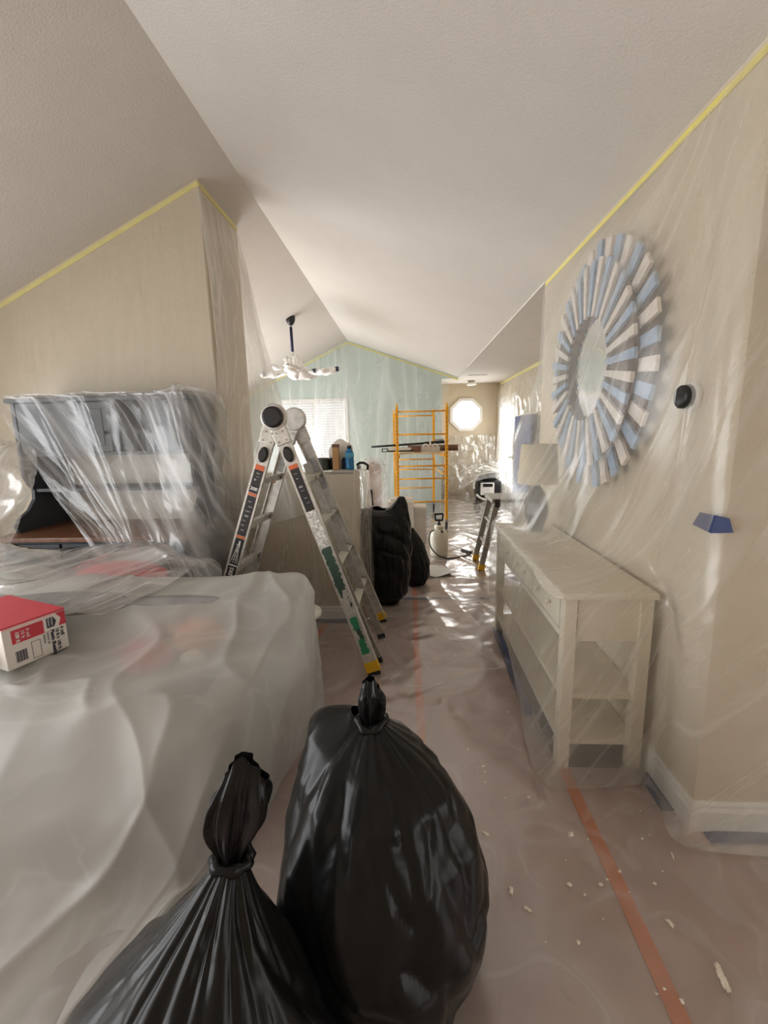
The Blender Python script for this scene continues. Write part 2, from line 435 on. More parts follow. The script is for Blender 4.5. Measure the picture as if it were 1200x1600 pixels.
w = MB().box(.635, .735, YG + .1, YO, 0, ZF + .02).build('wall_return', 'wall_beige'); struct(w, 'short beige wall return beside the end wall', 'wall')
w = MB().box(.6, XH + .1, YO, YO + .1, 0, ZF + .02).build('wall_back', 'wall_beige'); struct(w, 'beige end wall with the octagonal window', 'wall')
w = MB().box(XH, XH + .1, 3.71, YO, 0, ZF + .02).build('wall_hall', 'wall_beige'); struct(w, 'beige hall wall with the white door', 'wall')
w = MB().box(XL - .1, XL, -3, YG + .1, 0, zl(XL) + .05).build('wall_far_left', 'wall_beige'); struct(w, 'beige outer wall on the dining side', 'wall')
w = MB().box(3.4, 3.5, -3, 1.6, 0, 2.3).build('wall_near_right', 'wall_beige'); struct(w, 'beige outer wall on the near right', 'wall')

w = MB().box(XL - .1, 3.5, -3.1, -3, 0, 3.7).build('wall_rear', 'wall_beige'); struct(w, 'beige wall behind the viewpoint', 'wall')
# baseboards
def baseboard(name, p0, p1, nrm, label):
    p0 = V(*p0, 0); p1 = V(*p1, 0); n = unit(V(*nrm, 0)); m = MB()
    prof = [(0, 0), (.016, 0), (.016, .085), (.011, .1), (.011, .112), (.006, .125), (0, .125)]
    d = unit(p1 - p0); L = np.linalg.norm(p1 - p0)
    m.prism(prof, L * (1 if np.cross(n, (0, 0, 1)) @ d > 0 else -1), (p0, n, V(0, 0, 1)))
    struct(m.build(name, 'trim_white'), label, 'baseboard')
baseboard('baseboard_right', (XW, 1.508), (XW, 3.71), (-1, 0), 'white moulded baseboard under the mirror wall')
baseboard('baseboard_near', (XW, 1.524), (3.4, 1.524), (0, -1), 'white moulded baseboard round the near wall corner')
baseboard('baseboard_left', (XL, YS), (-1.495, YS), (0, -1), 'white baseboard behind the hutch')
baseboard('baseboard_half', (-1.495, YS), (-.42, YS), (0, -1), 'white baseboard along the half wall')
baseboard('baseboard_hall', (XH, 3.71), (XH, 9.05), (-1, 0), 'white baseboard of the hall wall')

# ------------------------------------------------------------------ windows and door
# window with blind in the gable wall
WX0, WX1, WZ0, WZ1 = -2.75, -1.365, .98, 2.25
t = bpy.data.objects.new('window_1', None); COL.objects.link(t); t.location = (WX0, YG, WZ0); t['_w'] = 1
struct(t, 'wide window with lowered white slatted blind', 'window')
MB().box(WX0, WX1, YG - .012, YG - .008, WZ0, WZ1).build('window_pane', 'daylight_blind', t)
for a in ((WX0 - .07, WX0, WZ0 - .07, WZ1 + .07), (WX1, WX1 + .07, WZ0 - .07, WZ1 + .07), (WX0, WX1, WZ1, WZ1 + .07), (WX0, WX1, WZ0 - .07, WZ0), (WX0 + .67, WX0 + .71, WZ0, WZ1)):
    MB().box(a[0], a[1], YG - .03, YG, a[2], a[3]).build('window_frame', 'trim_white', t)
nsl = 23
for i in range(nsl):
    z = WZ0 + .03 + (WZ1 - WZ0 - .06) * i / (nsl - 1)
    MB().bar((WX0 + .01, YG - .05, z), (WX1 - .01, YG - .05, z), .052, .003, (0, .6, 1)).build('blind_slat', 'blind_white', t)
# octagon
OC = (1.41, 1.945); ORI, ORO = .315, .385
def octa(r): return [(OC[0] + r / math.cos(PI / 8) * math.cos(PI / 8 + k * PI / 4), OC[1] + r / math.cos(PI / 8) * math.sin(PI / 8 + k * PI / 4)) for k in range(8)]
t = bpy.data.objects.new('window_2', None); COL.objects.link(t); t.location = (OC[0], YO, OC[1]); t['_w'] = 1
struct(t, 'bright octagonal window in the end wall', 'window')
MB().prism(octa(ORI), .004, ((0, YO - .008, 0), (1, 0, 0), (0, 0, 1))).build('window_pane', 'daylight_oct', t)
a, b = octa(ORI), octa(ORO)
for k in range(8):
    j = (k + 1) % 8
    MB().prism([a[k], b[k], b[j], a[j]], .045, ((0, YO - .001, 0), (1, 0, 0), (0, 0, 1))).build('window_frame', 'trim_white', t)
# hall door (glazed, lit from outside)
t = bpy.data.objects.new('door_1', None); COL.objects.link(t); t.location = (XH, 9.8, 0); t['_w'] = 1
struct(t, 'white glazed entrance door in the hall wall', 'door')
for y0, y1, z0, z1 in ((9.05, 9.15, 0, 2.2), (10.55, 10.65, 0, 2.2), (9.05, 10.65, 2.2, 2.3)):
    MB().box(XH - .03, XH, y0, y1, z0, z1).build('door_frame', 'trim_white', t)
for y0, y1, z0, z1 in ((9.15, 9.32, 0, 2.2), (10.4, 10.55, 0, 2.2), (9.32, 10.4, 0, .35), (9.32, 10.4, 2.05, 2.2), (9.82, 9.9, .35, 2.05)):
    MB().box(XH - .022, XH, y0, y1, z0, z1).build('door_leaf', 'door_white', t)
for y0, y1 in ((9.32, 9.82), (9.9, 10.4)):
    MB().box(XH - .012, XH - .006, y0, y1, .35, 2.05).build('door_pane', 'daylight_door', t)
MB().lathe([(.0, .0), (.03, 0), (.03, .01), (.012, .02), (.012, .05), (.03, .055), (.032, .075), (.02, .09), (0, .092)], (XH - .115, 9.24, 1.0), 12, 'x').build('door_handle', 'aluminium', t, True)
# patio window of the dining side
t = bpy.data.objects.new('window_3', None); COL.objects.link(t); t.location = (XL, 6.6, 0); t['_w'] = 1
struct(t, 'patio window on the dining side wall', 'window')
MB().box(XL + .004, XL + .01, 5.0, 8.6, .1, 2.05).build('window_pane', 'daylight_slide', t)
for y0, y1, z0, z1 in ((4.9, 5.0, 0, 2.15), (8.6, 8.7, 0, 2.15), (5, 8.6, 2.05, 2.15), (5, 8.6, 0, .1), (6.76, 6.84, .1, 2.05)):
    MB().box(XL, XL + .04, y0, y1, z0, z1).build('window_frame', 'trim_white', t)

# living room window on the sofa side; unseen fill pane added on the right
for nm, x, sg, y0, y1, mt, lb in (('window_4', XL, 1, -2.2, 2.5, 'daylight_left', 'wide living room window on the sofa side'), ('fill_pane_right', 3.4, -1, -2.4, 1.0, 'fill_right', 'added fill light pane framed as a window on the near right wall')):
    t = bpy.data.objects.new(nm, None); COL.objects.link(t); t.location = (x, (y0 + y1) / 2, .4); t['_w'] = 1
    struct(t, lb, 'window'); zt = 2.1 if sg > 0 else 1.75
    MB().box(*sorted((x + sg * .004, x + sg * .01)), y0, y1, .4, zt).build('window_pane', mt, t)
    ym = (y0 + y1) / 2
    for a in ((y0 - .08, y0, .32, zt + .08), (y1, y1 + .08, .32, zt + .08), (y0, y1, zt, zt + .08), (y0, y1, .32, .4), (ym - .03, ym + .03, .4, zt)):
        MB().box(*sorted((x, x + sg * .04)), *a).build('window_frame', 'trim_white', t)

# ------------------------------------------------------------------ masking tape
def strip(name, m, p0, p1, w, n, label, cat='tape', t=.003, group=None, seg=1, jit=0):
    mb = MB(); p0 = V(*p0); p1 = V(*p1); n = unit(n); d = unit(p1 - p0); s = np.cross(n, d)
    pts = [p0 + (p1 - p0) * k / seg + s * (random.uniform(-jit, jit) if seg > 1 else 0) for k in range(seg + 1)]
    vs = []
    for p in pts:
        vs += [p - s * w / 2, p + s * w / 2, p + s * w / 2 + n * t, p - s * w / 2 + n * t]
    fs = [(3, 2, 1, 0), tuple(4 * seg + k for k in (0, 1, 2, 3))]
    for k in range(seg):
        for q in range(4): fs.append((4 * k + q, 4 * k + (q + 1) % 4, 4 * k + 4 + (q + 1) % 4, 4 * k + 4 + q))
    mb.add(vs, fs)
    return tag(mb.build(name, m), label, cat, group)
strip('masking_tape', 'tape_yellow', (XW - .001, 1.53, ZE - .035), (XW - .001, 3.71, ZE - .03), .028, (-1, 0, 0), 'yellow masking tape along the top of the mirror wall')
strip('masking_tape', 'tape_pale', (-3.79, YS - .001, zl(-3.79) - .04), (-1.495, YS - .001, zl(-1.495) - .03), .032, (0, -1, 0), 'yellow masking tape up the ceiling slope above the hutch')
strip('masking_tape', 'tape_pale', (-1.494, YS, zl(-1.495) - .035), (-1.494, YS + .73, zl(-1.495) - .03), .032, (1, 0, 0), 'short yellow masking tape on the end of the hutch wall')
strip('masking_tape', 'tape_pale', (XL + .05, YG - .001, zl(XL + .05) - .045), (XR, YG - .001, ZR - .045), .036, (0, -1, 0), 'yellow masking tape up the left slope of the green gable')
strip('masking_tape', 'tape_pale', (XR, YG - .001, ZR - .045), (XW, YG - .001, ZE - .045), .036, (0, -1, 0), 'yellow masking tape down the right slope of the green gable')
strip('masking_tape', 'tape_pale', (XH - .001, 3.8, ZF - .03), (XH - .001, 10.8, ZF - .03), .05, (-1, 0, 0), 'yellow masking tape along the top of the hall wall')
# floor tapes
strip('seam_tape', 'tape_orange', (.7, -.6, .001), (.7, 1.9, .001), .05, (0, 0, 1), 'long orange seam tape running to the white console table', t=.002, seg=8, jit=.006)
strip('seam_tape', 'tape_orange', (.045, 1.2, .001), (.045, 5.0, .001), .045, (0, 0, 1), 'orange seam tape running past the ladder feet', t=.002, seg=8, jit=.006)
strip('seam_tape', 'tape_orange', (-.83, 2.4, .001), (-.70, 3.4, .001), .045, (0, 0, 1), 'short orange seam tape in front of the half wall', t=.002, seg=4, jit=.005)
strip('painters_tape', 'tape_blue', (-.2, 3.93, .006), (1.0, 3.93, .006), .035, (0, 0, 1), 'thin blue tape line straight across the floor', t=.003, seg=6, jit=.006)
strip('painters_tape', 'tape_blue', (-1.3, YS - .04, .002), (-.38, YS - .04, .002), .05, (0, 0, 1), 'blue tape on the floor along the half wall baseboard', t=.003, seg=6, jit=.006)
strip('painters_tape', 'tape_blue', (.675, 3.3, .012), (.64, 2.19, .012), .05, (-.5, 0, 1), 'wide blue tape edge beside the console table feet', t=.004, seg=6, jit=.008)
strip('painters_tape', 'tape_blue', (1.04, 2.0, .003), (1.04, 1.6, .003), .055, (0, 0, 1), 'blue tape on the floor along the mirror wall baseboard', t=.003, seg=4, jit=.008)
strip('painters_tape', 'tape_blue', (1.12, 1.478, .003), (2.0, 1.478, .003), .055, (0, 0, 1), 'blue tape on the floor round the near wall corner', t=.003, seg=6, jit=.008)
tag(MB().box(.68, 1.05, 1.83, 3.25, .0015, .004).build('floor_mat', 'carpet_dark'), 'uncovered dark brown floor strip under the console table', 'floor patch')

# ------------------------------------------------------------------ plastic sheets on the building
sm = lambda a, b, x: np.clip((x - a) / (b - a), 0, 1) ** 2 * (3 - 2 * np.clip((x - a) / (b - a), 0, 1))
# floor film
yy = np.linspace(.3, YO - .02, 330); xx = np.linspace(-2.6, 2.18, 200)
GX, GY = np.meshgrid(xx, yy)
def film_wr(X, Y): return .016 * ridge(X * 2.2 + .6 * Y, Y * 1.1 - .5 * X, 3, 6) + .007 * ridge(X * 4 - Y * 3, Y * 4.1, 9, 4) + .004 * fbm(X * 9, Y * 9, 21)
def film_z(x, y): return .008 + float(film_wr(np.array([float(x)]), np.array([float(y)]))[0])
wr = film_wr(GX, GY)
inw = (GX > XW - .04) & (GY > 1.44) & (GY < 3.75)
inl = ((GX < -.36) & (GY > 3.43) & (GY < 3.78)) | ((GX < -1.46) & (GY >= 3.7) & (GY < 4.22))
keep = np.where((GX > XW - .04) & (GY > 1.44) & (GY < 3.75), 0, 1)
GXc = np.where((GX > XW - .04) & (GY > 1.44) & (GY < 3.75), XW - .03, GX)
GXc = np.where((GX < -.36) & (GY > 3.43) & (GY < 3.78), -.355, np.where((GX < -1.46) & (GY >= 3.7) & (GY < 4.22), -1.455, GXc))
P = np.stack([GXc, GY, .008 + wr * keep * (1 - inl)], -1)
fl = MB().grid(P, np.stack([GX, GY], -1)).build('plastic_sheet', 'film_floor', smooth=True)
tag(fl, 'clear crinkled plastic film spread over the floor', 'plastic sheet')

# wall behind the hutch
C = []
for k in range(6):
    row = []
    for x in np.linspace(-3.78, -1.47, 7):
        zt = zl(x) - .06; z = zt + (.03 - zt) * k / 5
        row.append((x, YS - .012 - .02 * (k / 5) - (.008 if k else 0), z))
    C.append(row)
sheet('plastic_sheet', 'film_wall', C, 120, 160, lambda U, W, s, t: (.010 * sm(0, .2, t)) * (ridge(U * 1.3 + .1 * W, W * .2, 31, 2) + .2 * ridge(U * 4, W * .3, 35, 2)), 'thin plastic film hanging flat on the wall behind the hutch', sign=-1)
# stub wall end, swept down to the half wall
C = [[(-1.488, 3.43, 3.30), (-1.482, 3.65, 3.31), (-1.482, 3.93, 3.31), (-1.482, 4.19, 3.31)],
     [(-1.482, 3.425, 2.9), (-1.46, 3.62, 2.9), (-1.42, 3.85, 2.92), (-1.365, 4.01, 2.95)],
     [(-1.475, 3.42, 2.45), (-1.43, 3.58, 2.45), (-1.37, 3.75, 2.48), (-1.27, 3.90, 2.52)],
     [(-1.47, 3.41, 2.0), (-1.38, 3.5, 2.0), (-1.27, 3.62, 2.04), (-1.12, 3.75, 2.07)],
     [(-1.5, 3.40, 1.55), (-1.36, 3.42, 1.6), (-1.2, 3.46, 1.68), (-1.0, 3.58, 1.72)],
     [(-1.58, 3.385, 1.1), (-1.40, 3.39, 1.15), (-1.15, 3.40, 1.2), (-.84, 3.42, 1.28)],
     [(-1.62, 3.38, .75), (-1.42, 3.385, .78), (-1.12, 3.39, .85), (-.74, 3.40, .95)]]
sheet('plastic_sheet', 'film_sweep', C, 140, 80, lambda U, W, s, t: sm(0, .25, t) * (.05 * ridge(s * 5 + .3, W * .22, 41, 3) + .016 * ridge(s * 12, W * .5, 44, 3)), 'plastic film swept from the wall end down to the half wall', sign=-1)
# half wall
C = [[(x, YS - (.02 + .012 * k), z) for x in np.linspace(-1.45, -.4, 5)] for k, z in enumerate((1.245, 1.0, .65, .3, .14))]
C = [[(x, YS + .27, 1.25) for x in np.linspace(-1.45, -.4, 5)]] + C
for k, r in enumerate(C): r.append((-.37 + .015 * min(k, 3), YS + (.05 if k else .27), r[-1][2] - .01)); r.append((-.36 + .015 * min(k, 3), YS + .32, r[-1][2] - .02))
sheet('plastic_sheet', 'film_side', C, 110, 110, lambda U, W, s, t: sm(0, .2, t) * (.012 * ridge(U * 3 + W * 1.5, W * 1.2 - U, 51, 3) + .006 * ridge(U * 7, W * 3, 55, 3)), 'plastic film wrapped over the half wall', sign=-1)
# green gable
C = []
for k in range(6):
    row = []
    for x in np.linspace(-3.5, .9, 9):
        zt = (zl(x) if x < XR else zr(x)) - .07
        zt = zt if x < .75 else 2.55
        z = zt + (.05 - zt) * k / 5
        xx_ = x if k == 0 else min(x, .78 - .02 * k)
        row.append((xx_ if x < .5 else .5 + (xx_ - .5), YG - .06 - .035 * k, z))
    C.append(row)
sheet('plastic_sheet', 'film_green', C, 130, 220, lambda U, W, s, t: sm(0, .2, t) * (.06 * ridge(U * 1.2 + .3 * W, W * .14, 61, 3) + .014 * ridge(U * 3.2 + .5 * W, W * .25, 67, 3)), 'clear plastic film hung in folds over the green gable wall', sign=-1)
# hall wall and end wall corner
C = [[(.80, YO - .05, z), (1.2, YO - .06 - .03 * k, z), (1.7, YO - .06 - .03 * k, z), (2.1, YO - .1 - .03 * k, z)] for k, z in enumerate((1.45, 1.1, .75, .4, .02))]
sheet('plastic_sheet', 'film_clear', C, 60, 90, lambda U, W, s, t: .05 * ridge(U * 3 + W, W * 2 - U, 71, 3) + .02 * ridge(U * 9, W * 7, 73, 3), 'crumpled clear plastic below the octagonal window', sign=-1)
C = [[(XH - .03 - .02 * k, y, z) for y in (10.6, 9.9, 9.2, 8.4, 7.6, 6.8)] for k, z in enumerate((2.6, 2.1, 1.5, .9, .03))]
sheet('plastic_sheet', 'film_side', C, 80, 160, lambda U, W, s, t: sm(0, .1, t) * (.05 * ridge(U * 2 + .3 * W, W * .5, 81, 3) + .03 * ridge(U * 6, W * 3, 83, 3)), 'plastic film hung over the hall wall and white door', sign=-1)

# mirror wall, console and near corner: one long sheet
C = [
 [(1.072, 3.71, 2.64), (1.072, 3.15, 2.64), (1.072, 2.75, 2.64), (1.072, 2.35, 2.64), (1.072, 2.0, 2.64), (1.072, 1.78, 2.64), (1.072, 1.515, 2.64), (1.5, 1.512, 2.5), (2.2, 1.512, 2.2)],
 [(1.06, 3.69, 2.42), (1.00, 3.15, 2.44), (.955, 2.75, 2.46), (.955, 2.35, 2.46), (1.00, 1.95, 2.44), (1.05, 1.75, 2.42), (1.065, 1.507, 2.4), (1.5, 1.50, 2.3), (2.2, 1.50, 2.05)],
 [(1.04, 3.62, 2.12), (.95, 3.2, 2.14), (.925, 2.8, 2.16), (.925, 2.35, 2.16), (.935, 1.95, 2.14), (1.055, 1.74, 2.1), (1.068, 1.505, 2.05), (1.5, 1.49, 2.0), (2.2, 1.49, 1.8)],
 [(.95, 3.42, 1.86), (.925, 3.15, 1.86), (.92, 2.8, 1.86), (.92, 2.35, 1.86), (.93, 1.95, 1.86), (1.058, 1.74, 1.82), (1.068, 1.503, 1.75), (1.5, 1.48, 1.7), (2.2, 1.48, 1.55)],
 [(.80, 3.32, 1.52), (.78, 3.05, 1.54), (.90, 2.75, 1.54), (.92, 2.35, 1.52), (.95, 1.98, 1.5), (1.058, 1.75, 1.47), (1.066, 1.50, 1.4), (1.5, 1.475, 1.4), (2.2, 1.47, 1.3)],
 [(.73, 3.32, 1.19), (.69, 3.02, 1.19), (.80, 2.70, 1.20), (.92, 2.35, 1.22), (.99, 2.0, 1.2), (1.045, 1.76, 1.18), (1.064, 1.497, 1.1), (1.5, 1.47, 1.1), (2.2, 1.46, 1.1)],
 [(.70, 3.32, .95), (.69, 3.0, .94), (.74, 2.65, .93), (.86, 2.30, .94), (.93, 1.98, .96), (1.035, 1.78, .98), (1.05, 1.48, .85), (1.5, 1.465, .85), (2.2, 1.45, .85)],
 [(.645, 3.32, .872), (.642, 3.0, .872), (.642, 2.6, .872), (.642, 2.25, .872), (.640, 1.785, .872), (1.05, 1.78, .885), (1.045, 1.475, .6), (1.5, 1.46, .6), (2.2, 1.445, .6)],
 [(.632, 3.33, .80), (.63, 3.0, .80), (.63, 2.6, .80), (.628, 2.25, .80), (.628, 1.770, .80), (1.05, 1.765, .8), (1.04, 1.47, .4), (1.5, 1.45, .4), (2.2, 1.44, .4)],
 [(.63, 3.33, .5), (.625, 3.0, .48), (.622, 2.6, .46), (.615, 2.25, .42), (.605, 1.750, .38), (1.05, 1.745, .4), (1.03, 1.46, .2), (1.5, 1.44, .2), (2.2, 1.43, .2)],
 [(.63, 3.33, .3), (.622, 3.0, .26), (.617, 2.6, .2), (.60, 2.25, .1), (.575, 1.72, .02), (1.03, 1.71, .02), (1.0, 1.43, .03), (1.5, 1.40, .03), (2.2, 1.40, .03)],
]
def dA(U, W, s, t):
    f = sm(.03, .2, t) * (1 - .8 * np.exp(-((t - .68) / .10) ** 2) * (s < .62))
    g = .45 + .9 * np.exp(-((t - .52) / .12) ** 2) + .4 * (s > .62)
    return f * g * (.018 * ridge(U * 1.5 + W * 1.1, W * .25, 91, 3) + .008 * ridge(U * 4.2 + W * 3.2, W * .5, 95, 3))
sheet('plastic_sheet', 'film_side', C, 260, 260, dA, 'plastic film over the sunburst mirror, lamp and white console', sign=-1, zmin=.016, skew=.75)

# ------------------------------------------------------------------ hutch on buffet
t = thing('buffet', 'slate grey buffet with brown wooden top under the hutch', 'cabinet', (-2.15, 3.1, 0))
MB().box(-2.84, -1.49, 2.80, 3.43, .06, .865).build('body', 'slate_paint', t, bevel=.006)
MB().box(-2.87, -1.465, 2.765, 3.435, .867, .9).build('top', 'wood_brown', t, bevel=.006)
for k in range(3):
    x0 = -2.82 + k * .44
    d = MB().box(x0, x0 + .42, 2.784, 2.80, .69, .85).build('drawer', 'slate_paint', t, bevel=.004)
    MB().lathe([(0, 0), (.008, 0), (.008, -.012), (.018, -.02), (.016, -.03), (0, -.034)], (x0 + .21, 2.784, .77), 10, 'y').build('knob', 'black_plastic', d, True)
    d = MB().box(x0, x0 + .42, 2.784, 2.80, .09, .67).box(x0 + .06, x0 + .36, 2.779, 2.784, .15, .61).build('door', 'slate_paint', t, bevel=.003)
    MB().lathe([(0, 0), (.008, 0), (.008, -.012), (.018, -.02), (.016, -.03), (0, -.034)], (x0 + .38, 2.784, .5), 10, 'y').build('knob', 'black_plastic', d, True)
for x in (-2.80, -1.54):
    for y in (2.84, 3.39): MB().bar((x, y, .06), (x, y, 0), .06, .06, (1, 0, 0), .7).build('foot', 'slate_paint', t)
t = thing('hutch', 'slate grey hutch with scrolled sides under crumpled plastic', 'shelf unit', (-2.17, 3.25, .9))
# scrolled side panels: outline in (y, z)
sc = [(3.43, .9), (2.93, .9), (2.91, .95), (2.95, 1.0), (3.04, 1.05), (3.10, 1.12), (3.11, 1.19), (3.07, 1.24), (3.045, 1.3), (3.05, 1.38), (3.05, 1.82), (3.43, 1.82)]
for x in (-2.83, -1.555):
    MB().prism(sc, .025, ((x, 0, 0), (0, 1, 0), (0, 0, 1))).build('side_panel', 'slate_paint', t)
MB().box(-2.85, -1.51, 3.02, 3.435, 1.82, 1.85).build('top', 'slate_paint', t, bevel=.006)
MB().box(-2.805, -1.555, 3.42, 3.432, .9, 1.82).build('back_panel', 'cream_panel', t)
MB().box(-2.805, -1.555, 3.08, 3.42, 1.44, 1.462).build('shelf', 'slate_paint', t)
MB().box(-2.805, -1.555, 3.12, 3.42, 1.175, 1.197).build('shelf', 'slate_paint', t)
for x in (-2.10, -1.86):
    MB().box(x - .012, x + .012, 3.07, 3.42, 1.462, 1.82).build('divider', 'slate_paint', t)
for x0, x1 in ((-2.80, -2.115), (-1.845, -1.56)):
    d = MB().box(x0, x1, 3.055, 3.07, 1.466, 1.815).box(x0 + .05, x1 - .05, 3.05, 3.055, 1.51, 1.77).build('door', 'slate_paint', t, bevel=.003)
    MB().lathe([(0, 0), (.007, 0), (.007, -.01), (.014, -.018), (0, -.026)], (x1 - .03 if x0 < -2 else x0 + .03, 3.055, 1.6), 10, 'y').build('knob', 'black_plastic', d, True)
C = [[(-2.86, 3.38, 1.862), (-2.5, 3.38, 1.862), (-2.1, 3.38, 1.862), (-1.75, 3.38, 1.866), (-1.5, 3.38, 1.868), (-1.45, 3.42, 1.868)],
     [(-2.87, 3.03, 1.862), (-2.5, 3.03, 1.862), (-2.1, 3.03, 1.862), (-1.75, 3.03, 1.866), (-1.497, 3.03, 1.868), (-1.46, 3.41, 1.866)],
     [(-2.865, 3.0, 1.83), (-2.5, 3.0, 1.83), (-2.1, 3.0, 1.83), (-1.75, 3.0, 1.83), (-1.49, 2.995, 1.83), (-1.44, 3.40, 1.80)],
     [(-2.62, 2.97, 1.40), (-2.35, 2.96, 1.42), (-2.05, 2.96, 1.44), (-1.75, 2.96, 1.44), (-1.46, 2.95, 1.42), (-1.40, 3.40, 1.4)],
     [(-2.36, 2.87, 1.06), (-2.15, 2.86, 1.07), (-1.92, 2.85, 1.08), (-1.68, 2.85, 1.08), (-1.43, 2.86, 1.06), (-1.37, 3.38, 1.05)],
     [(-2.12, 2.73, .84), (-1.98, 2.73, .86), (-1.8, 2.72, .88), (-1.6, 2.72, .88), (-1.41, 2.72, .86), (-1.34, 3.36, .8)],
     [(-2.03, 2.70, .72), (-1.9, 2.71, .66), (-1.72, 2.71, .62), (-1.54, 2.71, .56), (-1.36, 2.70, .52), (-1.29, 3.33, .5)]]
sheet('plastic_sheet', 'film_hutch', C, 150, 150, lambda U, W, s, t: sm(.12, .3, t) * (.045 * ridge(s * 5 - t * 1.2, t * 1.1, 101, 4) + .014 * ridge(s * 11 - t * 2, t * 1.6, 104, 4) + .004 * ridge(U * 9, W * 6, 108, 3)), 'crumpled clear plastic draped from the top of the hutch', sign=-1, skew=-.6)
C = [[(-3.3, 3.05, 1.62), (-3.0, 3.02, 1.58), (-2.78, 2.98, 1.54), (-2.60, 2.97, 1.47)],
     [(-3.3, 2.80, 1.3), (-3.0, 2.75, 1.3), (-2.75, 2.75, 1.3), (-2.54, 2.84, 1.26)],
     [(-3.3, 2.70, 1.0), (-3.0, 2.66, 1.0), (-2.8, 2.64, 1.0), (-2.60, 2.72, 1.0)],
     [(-3.3, 2.66, .75), (-3.05, 2.64, .75), (-2.88, 2.62, .75), (-2.72, 2.70, .76)],
     [(-3.3, 2.68, .45), (-3.05, 2.66, .45), (-2.9, 2.66, .45), (-2.76, 2.70, .45)]]
sheet('plastic_sheet', 'film_wrap', C, 110, 80, lambda U, W, s, t: .05 * ridge(U * 3 + W, W * 1.5, 111, 3) + .03 * ridge(U * 8, W * 6, 113, 3), 'bunched milky plastic hanging beside the hutch', sign=-1)

# ------------------------------------------------------------------ console table, lamp, mirror
t = thing('console_table', 'white console table with drawers and open shelves under film', 'table', (.85, 2.55, 0))
MB().box(.65, 1.052, 1.80, 3.30, .83, .858).build('tabletop', 'furniture_white', t, bevel=.004)
for x in (.665, .985):
    for y in (1.815, 3.225): MB().bar((x + .03, y + .03, .0), (x + .03, y + .03, .83), .055, .055, (1, 0, 0)).build('leg', 'furniture_white', t, bevel=.003)
MB().box(.73, 1.04, 1.83, 1.848, .63, .83).build('end_apron', 'furniture_white', t)
MB().box(.73, 1.04, 3.25, 3.268, .63, .83).build('end_apron', 'furniture_white', t)
MB().box(.68, 1.03, 1.84, 3.26, .345, .37).build('shelf', 'furniture_white', t)
MB().box(.68, 1.03, 1.84, 3.26, .115, .14).build('shelf', 'furniture_white', t)
MB().box(.69, 1.03, 1.85, 3.25, .64, .655).build('drawer_bottom', 'furniture_white', t)
MB().box(1.035, 1.045, 1.85, 3.25, .1, .83).build('back_panel', 'furniture_white', t)
for k in range(3):
    y0 = 1.90 + k * .435
    d = MB().box(.672, .69, y0, y0 + .42, .665, .822).build('drawer', 'furniture_white', t, bevel=.003)
    for q in (.12, .3): MB().lathe([(0, 0), (.007, 0), (.007, -.01), (.015, -.018), (.012, -.026), (0, -.028)], (.672, y0 + q, .74), 10, 'x').build('knob', 'furniture_white', d, True)
MB().box(.678, .70, 1.88, 3.22, .625, .655).build('front_rail', 'furniture_white', t)
t = thing('table_lamp', 'table lamp with dark faceted glass base and cream shade', 'lamp', (.885, 3.03, .858))
MB().lathe([(.0, .858), (.045, .858), (.05, .875), (.085, .98), (.075, 1.06), (.05, 1.13), (.022, 1.17), (.022, 1.2), (0, 1.2)], (.885, 3.03, 0), 7).build('lamp_base', 'lamp_glass', t)
MB().lathe([(.012, 1.2), (.012, 1.3)], (.885, 3.03, 0), 10).build('stem', 'aluminium', t, True)
MB().lathe([(.135, 1.19), (.115, 1.455), (.112, 1.455), (.132, 1.19)], (.885, 3.03, 0), 32, cap=False).build('lamp_shade', 'lamp_shade', t, True)
# sunburst mirror on the wall; slats run out from the glass in two layers
MC = (2.545, 1.865)
t = thing('sunburst_mirror', 'round sunburst mirror framed by blue and whitewashed wooden slats', 'mirror', (XW, MC[0], MC[1]))
def ringpt(r, a, x): return V(x, MC[0] + r * math.cos(a), MC[1] + r * math.sin(a))
NS = 34
for layer in (0, 1):
    for k in range(NS):
        a = 2 * PI * (k + (.5 if layer else 0)) / NS
        r0, r1 = (.27, .535) if layer == 0 else (.49, .635)
        w0, w1 = (.026, .046) if layer == 0 else (.056, .064)
        r1 += random.uniform(-.008, .008)
        x1 = .965 if layer == 0 else 1.012; th = .016
        tn = V(0, -math.sin(a), math.cos(a)); m = MB()
        vs = []
        for x in (x1, x1 + th):
            vs += [ringpt(r0, a, x) - tn * w0 / 2, ringpt(r0, a, x) + tn * w0 / 2, ringpt(r1, a, x) + tn * w1 / 2, ringpt(r1, a, x) - tn * w1 / 2]
        m.add(vs, [(0, 1, 2, 3), (7, 6, 5, 4), (0, 4, 5, 1), (1, 5, 6, 2), (2, 6, 7, 3), (3, 7, 4, 0)])
        m.build('slat', ('slat_white', 'slat_blue')[(k + layer) % 2], t)
MB().lathe([(.28, 0), (.50, 0), (.50, .022), (.28, .022)], (.985, MC[0], MC[1]), 48, 'x', cap=False).build('backing_ring', 'dark_wood', t)
m = MB(); n = 48
for x, r in ((.97, .272), (.97, .284), (1.075, .284), (1.075, .272)):
    m.v += [tuple(ringpt(r, 2 * PI * q / n, x)) for q in range(n)]
for i in range(4):
    for q in range(n): m.f.append((i * n + q, i * n + (q + 1) % n, ((i + 1) % 4) * n + (q + 1) % n, ((i + 1) % 4) * n + q))
m.build('inner_rim', 'dark_wood', t)
MB().lathe([(0, 0), (.275, 0), (.275, .012), (0, .012)], (1.002, MC[0], MC[1]), 48, 'x').build('mirror_glass', 'mirror_glass', t)
MB().lathe([(.285, 0), (.57, 0), (.57, .02), (.285, .02)], (1.03, MC[0], MC[1]), 48, 'x', cap=False).build('backing_ring', 'dark_wood', t)
